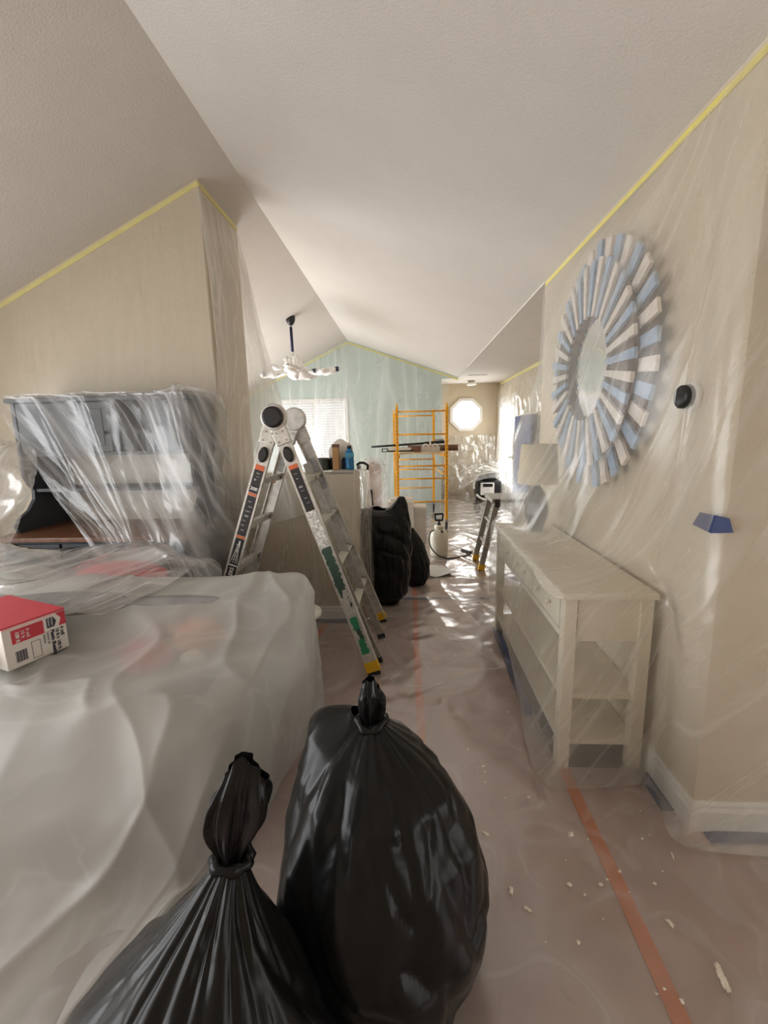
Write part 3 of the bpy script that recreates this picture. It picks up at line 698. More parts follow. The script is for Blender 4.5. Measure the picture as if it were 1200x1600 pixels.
# wall sensor
t = thing('wall_thermostat', 'small dark round thermostat on the wall beside the mirror', 'thermostat', (XW, 1.77, 1.66))
MB().lathe([(0, 0), (.036, 0), (.043, .006), (.045, .035)], (1.030, 1.765, 1.66), 24, 'x').build('dial', 'black_plastic', t, True)
MB().lathe([(0, 0), (.055, 0), (.055, .02)], (1.064, 1.765, 1.66), 24, 'x').build('mount_ring', 'trim_white', t, True)
# blue tape tab on the film
m = MB()
m.grid(np.array([[(1.046, 1.60, 1.245), (1.040, 1.51, 1.25), (1.062, 1.478, 1.245)], [(1.040, 1.625, 1.195), (1.034, 1.515, 1.187), (1.070, 1.465, 1.20)]], float))
o = m.build('painters_tape', 'tape_blue'); md = o.modifiers.new('thickness', 'SOLIDIFY'); md.thickness = .002
tag(o, 'torn piece of blue tape stuck on the film by the near corner', 'tape')

# ------------------------------------------------------------------ covered sofa with things on it
t = thing('sofa', 'grey sofa hidden under the milky drop sheet', 'sofa', (-1.6, 1.8, 0))
MB().box(-2.9, -.70, 1.48, 2.12, .1, .42).build('base', 'sofa_grey', t, bevel=.03)
MB().box(-2.9, -.66, 1.95, 2.18, .42, .77).build('backrest', 'sofa_grey', t, bevel=.05)
MB().box(-.86, -.64, 1.52, 2.12, .12, .53).build('armrest', 'sofa_grey', t, bevel=.05)
for x in (-2.88, -2.22, -1.56): MB().box(x, x + .64, 1.46, 1.93, .42, .54).build('seat_cushion', 'sofa_grey', t, bevel=.04)
for x in (-2.8, -.75):
    for y in (1.45, 2.05): MB().bar((x, y, 0), (x, y, .11), .06, .06, (1, 0, 0)).build('leg', 'dark_wood', t)
def blob(name, c, r, m, label, cat, seed=0, amp=.12):
    th = np.linspace(0, 2 * PI, 25)[:-1]; ph = np.linspace(0, PI, 14)
    T, Q = np.meshgrid(th, ph); k = 1 + amp * (2 * fbm(np.cos(T) * 2 + 5, np.sin(T) * 2 + Q * 1.5, seed) - 1)
    P = np.stack([c[0] + r[0] * k * np.sin(Q) * np.cos(T), c[1] + r[1] * k * np.sin(Q) * np.sin(T), c[2] + r[2] * k * np.cos(Q)], -1)
    return tag(MB().grid(P, None, True).build(name, m, smooth=True), label, cat)
blob('throw_pillow', (-1.18, 1.77, .575), (.12, .10, .07), 'red', 'red cushion showing faintly through the milky sheet', 'cushion', 3)
blob('soft_toy', (-.98, 1.86, .625), (.13, .09, .085), 'tape_orange', 'orange soft bundle showing faintly through the milky sheet', 'bundle', 5)
blob('soft_ball', (-.93, 1.68, .625), (.055, .035, .03), 'plaster', 'small pale bundle under the milky sheet', 'bundle', 6, .05)
blob('bolster', (-1.66, 2.34, .77), (.27, .13, .085), 'red', 'dark red bolster under the glossy clear plastic', 'cushion', 8, .1)
blob('grey_bundle', (-2.35, 2.38, .72), (.28, .12, .10), 'flat_grey', 'grey bundle under the glossy clear plastic', 'bundle', 9, .1)
C = [[(-3.0, 2.30, .02), (-2.5, 2.30, .02), (-2.0, 2.30, .02), (-1.5, 2.30, .02), (-1.0, 2.31, .02), (-.7, 2.32, .02), (-.58, 2.32, .02), (-.55, 2.28, .01), (-.545, 2.25, .01)],
     [(-3.0, 2.27, .5), (-2.5, 2.27, .5), (-2.0, 2.27, .5), (-1.5, 2.27, .5), (-1.0, 2.27, .5), (-.7, 2.26, .5), (-.57, 2.25, .5), (-.545, 2.22, .3), (-.54, 2.2, .01)],
     [(-3.0, 2.20, .80), (-2.5, 2.20, .80), (-2.0, 2.21, .80), (-1.5, 2.21, .80), (-1.1, 2.20, .80), (-.75, 2.20, .815), (-.56, 2.19, .80), (-.53, 2.14, .45), (-.545, 2.12, .01)],
     [(-3.0, 2.0, .74), (-2.5, 2.0, .72), (-2.0, 2.0, .71), (-1.5, 2.0, .73), (-1.1, 2.0, .755), (-.78, 2.0, .77), (-.54, 2.0, .74), (-.50, 1.98, .42), (-.54, 1.98, .01)],
     [(-3.0, 1.75, .62), (-2.5, 1.75, .62), (-2.0, 1.75, .575), (-1.5, 1.75, .60), (-1.1, 1.76, .68), (-.80, 1.78, .70), (-.55, 1.80, .66), (-.50, 1.82, .38), (-.56, 1.84, .01)],
     [(-3.0, 1.50, .60), (-2.5, 1.50, .595), (-2.0, 1.50, .57), (-1.55, 1.50, .575), (-1.2, 1.52, .63), (-.90, 1.54, .64), (-.62, 1.58, .60), (-.54, 1.62, .34), (-.60, 1.66, .01)],
     [(-3.0, 1.37, .56), (-2.5, 1.36, .56), (-2.0, 1.35, .56), (-1.55, 1.36, .57), (-1.2, 1.36, .57), (-.92, 1.38, .56), (-.68, 1.42, .5), (-.60, 1.45, .26), (-.65, 1.48, .01)],
     [(-3.0, 1.22, .30), (-2.5, 1.21, .30), (-2.0, 1.20, .30), (-1.55, 1.20, .30), (-1.2, 1.21, .30), (-.94, 1.24, .28), (-.75, 1.29, .26), (-.68, 1.33, .12), (-.69, 1.36, .01)],
     [(-3.0, 1.08, .04), (-2.5, 1.06, .04), (-2.0, 1.04, .04), (-1.55, 1.03, .04), (-1.25, 1.05, .04), (-1.0, 1.10, .03), (-.84, 1.16, .02), (-.76, 1.22, .01), (-.74, 1.26, .01)],
     [(-3.0, .40, .012), (-2.5, .36, .012), (-2.0, .32, .012), (-1.6, .3, .012), (-1.35, .32, .012), (-1.15, .40, .012), (-.98, .55, .012), (-.88, .80, .012), (-.82, 1.06, .012)]]
sheet('drop_sheet', 'film_cover', C, 190, 190, lambda U, W, s, t: .028 * ridge(U * 1.7 + W * 1.5, W * .8 - U * .6, 121, 4) + .02 * ridge(U * 2.4 - W * 1.4, W * .9 + U * .5, 125, 5) + .02 * ridge(U * 2.2 + W * .4, W * .4, 123, 3) * sm(.6, .8, t), 'large milky plastic drop sheet covering the sofa', 'drop sheet', sign=-1, zmin=.012)
C = [[(-3.1, 2.62, .45), (-2.6, 2.60, .48), (-2.1, 2.58, .5), (-1.7, 2.55, .5), (-1.35, 2.48, .5), (-1.12, 2.40, .55)],
     [(-3.1, 2.55, .83), (-2.6, 2.53, .86), (-2.1, 2.50, .885), (-1.7, 2.46, .90), (-1.35, 2.40, .86), (-1.10, 2.30, .815)],
     [(-3.1, 2.30, .84), (-2.6, 2.30, .85), (-2.1, 2.30, .85), (-1.7, 2.30, .86), (-1.35, 2.26, .845), (-1.13, 2.20, .825)],
     [(-3.1, 2.08, .775), (-2.6, 2.08, .765), (-2.1, 2.08, .755), (-1.75, 2.08, .765), (-1.45, 2.08, .785), (-1.25, 2.06, .795)],
     [(-3.1, 1.85, .685), (-2.6, 1.86, .68), (-2.15, 1.86, .662), (-1.85, 1.86, .668), (-1.55, 1.88, .70), (-1.40, 1.92, .735)]]
sheet('plastic_sheet', 'film_clear', C, 110, 150, lambda U, W, s, t: .05 * ridge(U * 2.0 + W * 2.2, W * .9 - U * .5, 131, 4) + .012 * ridge(U * 5 + W * 5, W * 2 - U * 1, 133, 3), 'glossy clear plastic heaped over the back of the sofa', sign=-1, skew=1.2)
# white round edge sticking out past the drop sheet
t = thing('folding_stool', 'white round stool edge poking out behind the drop sheet', 'stool', (-.70, 2.62, 0))
MB().lathe([(0, .40), (.135, .40), (.15, .41), (.15, .43), (.135, .44), (0, .44)], (-.72, 2.62, 0), 28).build('seat', 'milky_plastic', t, True)
for a in range(4):
    x, y = -.72 + .1 * math.cos(a * PI / 2 + .6), 2.62 + .1 * math.sin(a * PI / 2 + .6)
    MB().tube([(x, y, .41), (x + (x + .72) * .3, y + (y - 2.62) * .3, 0.0)], .012, 8).build('leg', 'milky_plastic', t, True)
# carton of plastic sheeting
BA = math.atan2(.13, -.42)
t = thing('carton', 'red and white carton of plastic sheeting resting on the drop sheet', 'carton', (-1.655, 1.565, .618), 0, local=True)
t.rotation_euler = (0, 0, math.atan2(.225, .085))     # local +x runs along the printed face, +y to the back
BL, BD, BH = .24, .44, .185
MB().box(0, BL, 0, BD, 0, BH).build('box_body', 'carton_white', t, bevel=.003)
lid = MB().box(-.002, BL + .002, -.002, BD + .002, BH - .004, BH + .003).build('lid', 'red_print', t)
F = -.0014
def pr(x0, x1, z0, z1, m): return MB().box(x0, x1, F, 0, z0, z1).build('printed_panel', m, t)
pr(.03, .15, .105, .165, 'red_print'); pr(.0, BL, BH - .012, BH - .004, 'print_pink')
MB().prism([(.20, .185 - .006), (.24, .179), (.24, .115), (.21, .115), (.222, .148)], .0014, ((0, 0, 0), (1, 0, 0), (0, 0, 1))).build('printed_panel', 'red_print', t)
lg = MB().prism([(.163, .12), (.192, .12), (.202, .142), (.192, .164), (.163, .164)], .0014, ((0, 0, 0), (1, 0, 0), (0, 0, 1))).build('printed_logo', 'print_dark', t)
for k in range(12): MB().box(.035 + k * .0035, .035 + k * .0035 + (.0022 if k % 3 else .001), F, 0, .022, .07).build('barcode_bar', 'print_dark', t)
for a_ in ((.095, .13, .012, .014), (.095, .13, .086, .088), (.095, .097, .012, .088), (.128, .13, .012, .088)): pr(*a_, 'print_grey')
tx = lambda b, s, m, x, z, **k: text(b, s, m, t, (x, F - .0006, z), (0, 0, -1), (1, 0, 0), **k)
tx('4 mil', .021, 'print_dark', .213, .108, bold=.0006); tx('10 ft x 100 ft', .019, 'print_dark', .194, .108, bold=.0006); tx('Plastic Sheeting', .0195, 'print_dark', .174, .108, bold=.0008)
tx('Lámina de', .014, 'print_grey', .158, .106); tx('plástico', .014, 'print_grey', .143, .1)
tx('4 mil', .02, 'label_white', .083, .155); tx('10 ft', .02, 'label_white', .064, .155); tx('100 ft', .02, 'label_white', .044, .155, bold=.0006)
tx('Project', .012, 'label_white', .181, .162); tx('Source', .012, 'label_white', .168, .162)
tag(MB().lathe([(.032, 0), (.055, 0), (.055, .05), (.032, .05), (.032, 0)], (-1.80, 1.50, .668), 28, 'y', cap=False).build('tape_roll', 'print_grey', smooth=False), 'grey tape roll standing beside the carton', 'tape roll')

# ------------------------------------------------------------------ rubbish bags
def bag(name, label, base, neck, prof, seed, top, lump=.10, pleat=.34, shoulder=None, nth=168, squash=(1, 1), topw=None, npl=9.):
    """prof: (height fraction, radius); the neck closes at fraction 1; top: (height, half width, lean x, lean y)"""
    th = np.linspace(0, 2 * PI, nth + 1)[:-1]
    base = V(*base); neck = V(*neck)
    fr = np.array([p[0] for p in prof]); ra = np.array([p[1] for p in prof])
    T1 = np.linspace(0, 1, 100); rows = []; uvs = []
    for tt in T1:
        R = np.interp(tt, fr, ra); c = base + (neck - base) * np.array([tt ** 1.5, tt ** 1.5, tt])
        cx, sy = np.cos(th), np.sin(th)
        l = 1 + lump * (2 * fbm(cx * 1.3 + seed, sy * 1.3 + tt * 2.2, seed) - 1) + .4 * lump * (2 * vnoise(cx * 4 + 9, sy * 4 + tt * 6, seed + 3) - 1)
        l = l - .05 * ridge(cx * 2.5 + seed + tt * 3, sy * 2.5 - tt * 2.5, seed + 7, 5)
        pa = pleat * sm(.35, .95, tt)
        pl = ridge(cx * npl / 2.6 + seed * 1.7 + .3 * tt, sy * npl / 2.6 + .3 * tt, seed + 11, 1.2)
        r = R * l * (1 - pa * pl)
        z = np.full_like(th, c[2])
        if shoulder:
            a0, am, wd_ = shoulder; dth = np.angle(np.exp(1j * (th - a0)))
            g = np.exp(-(dth / wd_) ** 2) * np.exp(-((tt - .9) / .12) ** 2)
            r = r + am * .9 * g; z = z + am * .35 * g
        rows.append(np.stack([c[0] + r * cx * squash[0], c[1] + r * sy * squash[1], np.maximum(z, .006)], -1))
        uvs.append(np.stack([th / (2 * PI) * 3, np.full_like(th, tt)], -1))
    o = thing(name, label, 'bin bag', tuple(base), group=None)
    A = np.array(rows); MB().grid(A, np.array(uvs), True).build('bag_body', 'bag_black', o, True)
    # gathered top above the knot
    h, wdt, lx, ly = top; rows = []; uvs = []
    a_dir = topw if topw is not None else 0.0
    for tt in np.linspace(0, 1, 36):
        e = .030 + (wdt - .030) * sm(0, .5, tt) * (1 - .45 * sm(.6, 1, tt)); flat = .030 + (.045 - .030) * sm(0, .4, tt) * (1 - sm(.7, 1, tt)) - .022 * sm(.7, 1, tt)
        cx, sy = np.cos(th), np.sin(th)
        pl = 1 - .45 * ridge(cx * 3 + seed, sy * 3 + tt * .5, seed + 21, 1.3)
        x = e * cx * pl; y = flat * sy * pl * 1.2
        X = x * math.cos(a_dir) - y * math.sin(a_dir); Y = x * math.sin(a_dir) + y * math.cos(a_dir)
        zt = neck[2] - .008 + h * tt * (1 - .30 * (np.abs(cx) ** 2) * tt) + .02 * tt * (vnoise(cx * 2 + 3, sy * 2 + seed, seed + 5))
        rows.append(np.stack([neck[0] + lx * tt ** 1.3 + X, neck[1] + ly * tt ** 1.3 + Y, zt], -1))
        uvs.append(np.stack([th / (2 * PI) * 1.5, np.full_like(th, tt * .4)], -1))
    MB().grid(np.array(rows), np.array(uvs), True).build('gathered_top', 'bag_black', o, True)
    # knot
    ring = [(neck[0] + .036 * math.cos(a), neck[1] + .036 * math.sin(a), neck[2] - .004 + .008 * math.sin(2 * a + seed)) for a in np.linspace(0, 2 * PI, 22)]
    MB().tube(ring, [.013 + .004 * math.sin(k * 1.9) for k in range(22)], 8).build('knot', 'bag_black', o, True)
    return o
bag('bin_bag', 'tall full black bin bag with its knot lying slack', (-.10, 1.06, .0), (-.115, 1.13, .735),
    [(0, .20), (.04, .26), (.12, .295), (.35, .315), (.6, .29), (.78, .235), (.88, .16), (.95, .085), (1, .03)], 2, (.13, .05, .0, .0), shoulder=(2.6, .10, .6), npl=5, pleat=.2)
bag('bin_bag', 'squat black bin bag with a long twisted top, against the drop sheet', (-.50, .64, .0), (-.395, .78, .655),
    [(0, .27), (.04, .32), (.12, .35), (.3, .335), (.55, .255), (.75, .165), (.88, .095), (.95, .06), (1, .03)], 5, (.25, .085, .045, .0), lump=.14, pleat=.36, npl=4.6, topw=.15)
# slumped bag by the half wall
def slump(name, label, base, prof, seed, top_right):
    th = np.linspace(0, 2 * PI, 141)[:-1]; rows = []; uvs = []
    for tt in np.linspace(0, 1, 90):
        zz = np.interp(tt, [p[0] for p in prof], [p[1] for p in prof]); rx = np.interp(tt, [p[0] for p in prof], [p[2] for p in prof]); ry = np.interp(tt, [p[0] for p in prof], [p[3] for p in prof]); cx0 = np.interp(tt, [p[0] for p in prof], [p[4] for p in prof])
        cx, sy = np.cos(th), np.sin(th)
        l = 1 + .10 * (2 * fbm(cx * 1.4 + seed, sy * 1.4 + zz * 5, seed) - 1) - .07 * ridge(cx * 2 + seed, sy * 2 + zz * 8, seed + 5, 4) - .05 * ridge(cx * 5, sy * 5 + zz * 3, seed + 8, 3)
        z = zz + top_right * sm(.80, 1, np.full_like(th, tt)) * np.exp(-((cx * rx - .17) / .07) ** 2) + .02 * sm(.85, 1, np.full_like(th, tt)) * (2 * vnoise(cx * 4, sy * 2, seed + 2) - 1)
        rows.append(np.stack([base[0] + cx0 + rx * l * cx, base[1] + ry * l * sy, np.maximum(z, .012)], -1)); uvs.append(np.stack([th / (2 * PI) * 3, np.full_like(th, tt)], -1))
    o = thing(name, label, 'bin bag', (base[0], base[1], 0))
    MB().grid(np.array(rows), np.array(uvs), True).build('bag_body', 'bag_black', o, True)
    return o
b3 = slump('bin_bag', 'big slumped black bin bag leaning by the half wall', (-.215, 3.82),
      [(0, .0, .02, .02, 0), (.05, .0, .10, .08, 0), (.15, .10, .20, .15, .0), (.35, .32, .245, .20, -.005), (.55, .55, .258, .22, -.01), (.72, .74, .258, .20, -.015), (.84, .84, .25, .15, -.015), (.93, .89, .235, .07, -.01), (1, .895, .22, .005, -.01)], 4, .10)
slump('bin_bag', 'small black bin bag peeping out behind the slumped one', (.055, 4.32),
      [(0, .0, .02, .02, 0), (.06, .0, .10, .10, 0), (.2, .10, .155, .14, .0), (.45, .25, .16, .14, 0), (.7, .42, .12, .11, -.01), (.9, .55, .06, .05, -.03), (1, .60, .02, .01, -.03)], 9, .0)

# ------------------------------------------------------------------ folding ladder
t = thing('folding_ladder', 'paint-splashed aluminium folding ladder standing astride', 'ladder', (-.8, 2.85, 0))
HN, HF = V(-.80, 2.64, 1.66), V(-.78, 3.05, 1.66)
FT = {'rn': V(-.238, 2.60, .03), 'rf': V(-.237, 3.40, .03), 'ln': V(-1.385, 2.64, .03), 'lf': V(-1.365, 3.06, .03)}
RW, RT = .082, .026
def rail(h, ft, name='rail', m='aluminium', w=RW):
    d = unit(ft - h); p0 = h + d * .085
    b = MB().bar(p0, ft, RT * .4, w, (0, 1, 0))
    a = unit(np.cross(V(0, 1, 0), d)); yv = V(0, 1, 0); inn = RT / 2 * (1 if h[1] < 2.85 else -1)
    for s in (-1, 1): b.bar(p0 + a * s * (w / 2 - .004) + yv * inn, ft + a * s * (w / 2 - .004) + yv * inn, RT, .007, (0, 1, 0))
    return b.build(name, m, t)
for k, h in (('rn', HN), ('rf', HF), ('ln', HN), ('lf', HF)): rail(h, FT[k])
# inner rails of the telescoping section
for y0, y1, k in ((2.70, 2.74, 'r'), (2.99, 3.10, 'r')):
    MB().bar((-.70, y0, 1.36), (-.222, y1, .035), .02, .055, (0, 1, 0)).build('inner_rail', 'aluminium_dull', t)
    MB().bar((-.2265, y1, .05), (-.2165, y1, .012), .024, .058, (0, 1, 0)).build('foot_pad', 'black_plastic', t)
def at_z(h, ft, z): return h + (ft - h) * (h[2] - z) / (h[2] - ft[2])
for z in (1.28, 1.0, .71, .42):
    for n_, f_ in (('rn', 'rf'), ('ln', 'lf')):
        a_, b_ = at_z(HN, FT[n_], z), at_z(HF, FT[f_], z); ins = .014
        d = unit(b_ - a_)
        r = MB(); sd = V(1, 0, 0) * (1 if n_[0] == 'l' else -1)
        r.bar(a_ + d * ins, b_ - d * ins, .058, .012, sd + V(0, 0, .15)).bar(a_ + d * ins + V(0, 0, -.02), b_ - d * ins + V(0, 0, -.02), .03, .03, sd)
        r.build('rung', 'rung_cream' if n_[0] == 'r' else 'aluminium', t)
for h, s in ((HN, -1), (HF, 1)):
    y = h[1]
    MB().lathe([(0, -.024), (.072, -.024), (.08, -.016), (.08, .016), (.072, .024), (0, .024)], (h[0], y, h[2]), 32, 'y').build('hinge', 'aluminium', t, False, bevel=.003)
    MB().lathe([(0, -.052 * -s), (.05, -.052 * -s), (.062, -.044 * -s), (.064, -.024 * -s)], (h[0], y, h[2]), 20, 'y').build('hinge_knob', 'black_plastic', t)
    for f_ in (('rn', 'ln') if s < 0 else ('rf', 'lf')):
        d = unit(FT[f_] - h)
        p = MB().bar(h + d * .06, h + d * .17, .034, RW + .012, (0, 1, 0)).build('hinge_plate', 'aluminium', t, bevel=.004)
        a = unit(np.cross(V(0, 1, 0), d))
        for q, e in ((.095, -.02), (.095, .02), (.15, -.024), (.15, .024)):
            c = h + d * q + a * e
            MB().lathe([(0, -.021), (.006, -.021), (.006, -.016)], tuple(c), 8, 'y').build('rivet', 'aluminium_dull', p)
        if s < 0:
            c = h + d * .235; m = MB()
            pts = [(c + d * .05 * math.cos(q) + a * .030 * math.sin(q)) for q in np.linspace(0, 2 * PI, 17)[:-1]]
            vs = [p_ + V(0, -.013, 0) for p_ in pts] + [c + (p_ - c) * .75 + V(0, -.032, 0) for p_ in pts]
            m.add(vs, [tuple(range(15, -1, -1)), tuple(range(16, 32))] + [(i, (i + 1) % 16, 16 + (i + 1) % 16, 16 + i) for i in range(16)])
            m.build('lock_knob', 'black_plastic', t)
def lab(h, f_, z0, z1, w, m, off=0, name='sticker', y=None):
    ft = FT[f_]; p, q = at_z(h, ft, z0), at_z(h, ft, z1); d = unit(ft - h); a = unit(np.cross(V(0, 1, 0), d))
    o = a * off + V(0, -(RT * .2 + .0015), 0)
    return MB().bar(p + o, q + o, .002, w, (0, 1, 0)).build(name, m, t)
for z0, z1, m in ((1.375, 1.345, 'label_orange'), (1.345, 1.205, 'label_black'), (1.202, 1.188, 'label_orange'), (1.185, .935, 'label_black'), (.932, .918, 'label_orange'), (.915, .745, 'label_black'), (.735, .55, 'label_black')):
    lab(HN, 'ln', z0, z1, .056, m)
lab(HN, 'ln', .744, .736, .056, 'label_white')
for z0, z1, m in ((1.375, 1.35, 'label_orange'), (1.35, 1.09, 'label_black')): lab(HN, 'rn', z0, z1, .056, m)
lab(HN, 'rn', 1.085, .86, .066, 'paint_white') if 'paint_white' in MATS else None
for z0, z1, w, off, m in ((.855, .58, .07, 0, 'paint_dark_green'), (.58, .53, .03, .015, 'paint_dark_green'), (.53, .46, .02, -.02, 'dark_can'), (.40, .32, .06, .0, 'paint_green'), (.32, .25, .045, -.005, 'paint_dark_green'), (.25, .15, .06, .004, 'paint_green')):
    p_, q_ = at_z(HN, FT['rn'], z0), at_z(HN, FT['rn'], z1); L_ = np.linalg.norm(q_ - p_); d_ = unit(q_ - p_); a_ = unit(np.cross(V(0, 1, 0), d_))
    nn = max(4, int(L_ / .012)); e1 = [(L_ * k / nn + random.uniform(-.003, .003), off - w / 2 + random.uniform(0, .012)) for k in range(nn + 1)]; e2 = [(L_ * k / nn + random.uniform(-.003, .003), off + w / 2 - random.uniform(0, .012)) for k in range(nn + 1)]
    MB().prism(e1 + e2[::-1], .0012 * (1 if np.cross(d_, a_)[1] < 0 else -1), (p_ + V(0, -RT * .2, 0), d_, a_)).build('paint_patch', m, t)
for z0, z1, w, off in ((1.40, 1.30, .04, 0),): lab(HF, 'lf', z0, z1, w, 'label_grey', off)
lab(HF, 'lf', 1.255, 1.215, .022, 'label_orange', .02)
for z0, z1 in ((1.39, 1.29), (1.27, 1.16)): lab(HF, 'rf', z0, z1, .045, 'label_grey')
for f_, zs in (('ln', (1.325, 1.305, 1.285, 1.15, 1.12, 1.09, 1.06, 1.03, 1.0, .97)), ('rn', (1.32, 1.29, 1.24, 1.215, 1.17, 1.14))):
    for k, z in enumerate(zs):
        d_ = unit(FT[f_] - HN); a_ = unit(np.cross(V(0, 1, 0), d_)); p_ = at_z(HN, FT[f_], z) + V(0, -(RT * .2 + .003), 0) + a_ * random.uniform(-.008, .008)
        MB().bar(p_ - a_ * random.uniform(.006, .016), p_ + a_ * random.uniform(.006, .016), .001, random.choice((.004, .006, .012)), (0, 1, 0)).build('print_mark', 'label_grey', t)
# lettering on the left rail
dl = unit(FT['ln'] - HN); al = -unit(np.cross(V(0, 1, 0), dl)); al = al if al[0] > 0 else -al
def rail_text(b, s, z, ex, ey, off):
    p = at_z(HN, FT['ln'], z) + al * off + V(0, -(RT * .2 + .003), 0); text(b, s, 'label_white', t, tuple(p), tuple(ex), tuple(ey), align='CENTER', bold=.0008)
rail_text('300', .03, 1.222, al, -dl, 0)
rail_text('ERS', .036, .70, -dl, -al, .012)
lab(HN, 'ln', 1.2475, 1.2435, .045, 'label_white'); lab(HN, 'ln', 1.203, 1.2025, .045, 'label_white')
# climber pictogram: figure on a ladder
pc = lambda z, o: tuple(at_z(HN, FT['ln'], z) + al * o + V(0, -(RT * .2 + .0035), 0))
m = MB(); m.lathe([(0, -.0006), (.006, -.0006), (.006, 0)], pc(.897, .004), 10, 'y')
for z0, o0, z1, o1, w in ((.892, .004, .855, .006, .012), (.885, .002, .87, -.010, .004), (.855, .006, .83, .002, .005), (.855, .006, .835, .011, .005), (.865, -.004, .755, -.022, .003), (.865, .0, .755, -.006, .003), (.865, .004, .755, .010, .003), (.865, .008, .755, .022, .003), (.80, -.013, .80, .014, .002), (.78, -.016, .78, .017, .002)):
    m.bar(pc(z0, o0), pc(z1, o1), .001, w, (0, 1, 0))
m.build('pictogram', 'label_white', t)
for f_, h in (('rn', HN), ('rf', HF), ('ln', HN), ('lf', HF)):
    d = unit(FT[f_] - h); e = FT[f_]
    ft_ = MB().bar(e - d * .07, e - d * .002, .036, RW + .01, (0, 1, 0)).build('foot', 'foot_yellow', t, bevel=.004)
    MB().bar(e - d * .006, V(e[0] + d[0] * .01, e[1], .012), .034, RW, (0, 1, 0)).build('foot_pad', 'black_plastic', ft_)

# ------------------------------------------------------------------ second ladder: folded work bench beyond the console
t = thing('work_platform', 'folding aluminium work platform standing behind the console', 'work platform', (1.2, 4.9, 0))
WY0, WY1 = 4.74, 5.15
MB().box(.90, 1.95, WY0 - .02, WY1 + .02, .775, .825).build('platform', 'aluminium_dull', t, bevel=.006)
MB().box(.93, 1.92, WY0 - .024, WY0 - .02, .785, .815).build('side_label', 'label_black', t)
for y in (WY0, WY1):
    for (x0, x1) in ((.96, .80), (1.90, 2.06)):
        MB().bar((x0, y, .79), (x1, y, .05), .03, .06, (0, 1, 0)).build('leg', 'aluminium_dull', t)
        f_ = MB().bar((x1 + (x0 - x1) * .07, y, .085), (x1, y, .02), .042, .07, (0, 1, 0)).build('foot', 'foot_yellow', t)
        MB().bar((x1, y, .03), (x1, y, .013), .04, .066, (0, 1, 0)).build('foot_pad', 'black_plastic', f_)
        for k in range(9):
            q = .18 + k * .035; MB().lathe([(0, -.018), (.006, -.018), (.006, -.014)], (x1 + (x0 - x1) * q / .8, y, q), 6, 'y').build('pin_hole', 'black_plastic', t)
    MB().lathe([(0, -.03), (.035, -.03), (.04, -.015), (.04, .015)], (.965, y, .765), 16, 'y').build('hinge', 'black_plastic', t)
for z in (.3, .55): MB().bar((.80 + .16 * z / .8, WY0, z), (.80 + .16 * z / .8, WY1, z), .03, .02, (1, 0, 0)).build('rung', 'aluminium', t)

# ------------------------------------------------------------------ scaffold
t = thing('rolling_scaffold', 'yellow steel rolling scaffold with a plywood deck', 'scaffold', (-.165, 6.88, 0), .055, local=True)
SWd, SLn = .77, 1.8
for y in (0, SLn):
    for x in (0, SWd):
        MB().bar((x, y, .16), (x, y, 1.93), .042, .042, (1, 0, 0)).build('post', 'scaffold_yellow', t)
        MB().tube([(x, y, 1.93), (x, y, 1.99)], .014, 8).build('pin', 'scaffold_yellow', t)
        hl = MB()
        for k in range(22): hl.box(x - .006, x + .006, y - .0222, y - .0212, .5 + k * .06, .512 + k * .06)
        hl.build('pin_holes', 'vent_dark', t)['kind'] = 'stuff'
        c = MB().bar((x, y, .17), (x, y, .13), .05, .05, (1, 0, 0)).bar((x - .022, y + .02, .14), (x - .022, y + .03, .06), .03, .005, (0, 1, 0)).bar((x + .022, y + .02, .14), (x + .022, y + .03, .06), .03, .005, (0, 1, 0)).build('castor_fork', 'aluminium_dull', t)
        MB().lathe([(0, -.016), (.045, -.016), (.06, -.012), (.06, .012), (.045, .016), (0, .016)], (x, y + .03, .063), 20, 'x').build('castor_wheel', 'black_plastic', c, True)
    for z in (1.87, 1.52, 1.03, .83, .46):
        MB().tube([(0, y, z), (SWd, y, z)], .0125, 8).build('rung', 'scaffold_yellow', t, True)
for x in (0, SWd):
    MB().bar((x + (.03 if x == 0 else -.03), 0, 1.19), (x + (.03 if x == 0 else -.03), SLn, 1.19), .02, .05, (1, 0, 0)).build('deck_rail', 'scaffold_yellow', t)
    MB().tube([(x, .02, 1.16), (x, .35, .86), (x, SLn - .35, .86), (x, SLn - .02, 1.16)], .011, 6).build('brace', 'scaffold_yellow', t, True)
MB().box(.03, SWd - .03, .02, SLn - .02, 1.215, 1.24).build('deck', 'plywood', t)
DZ = 1.24
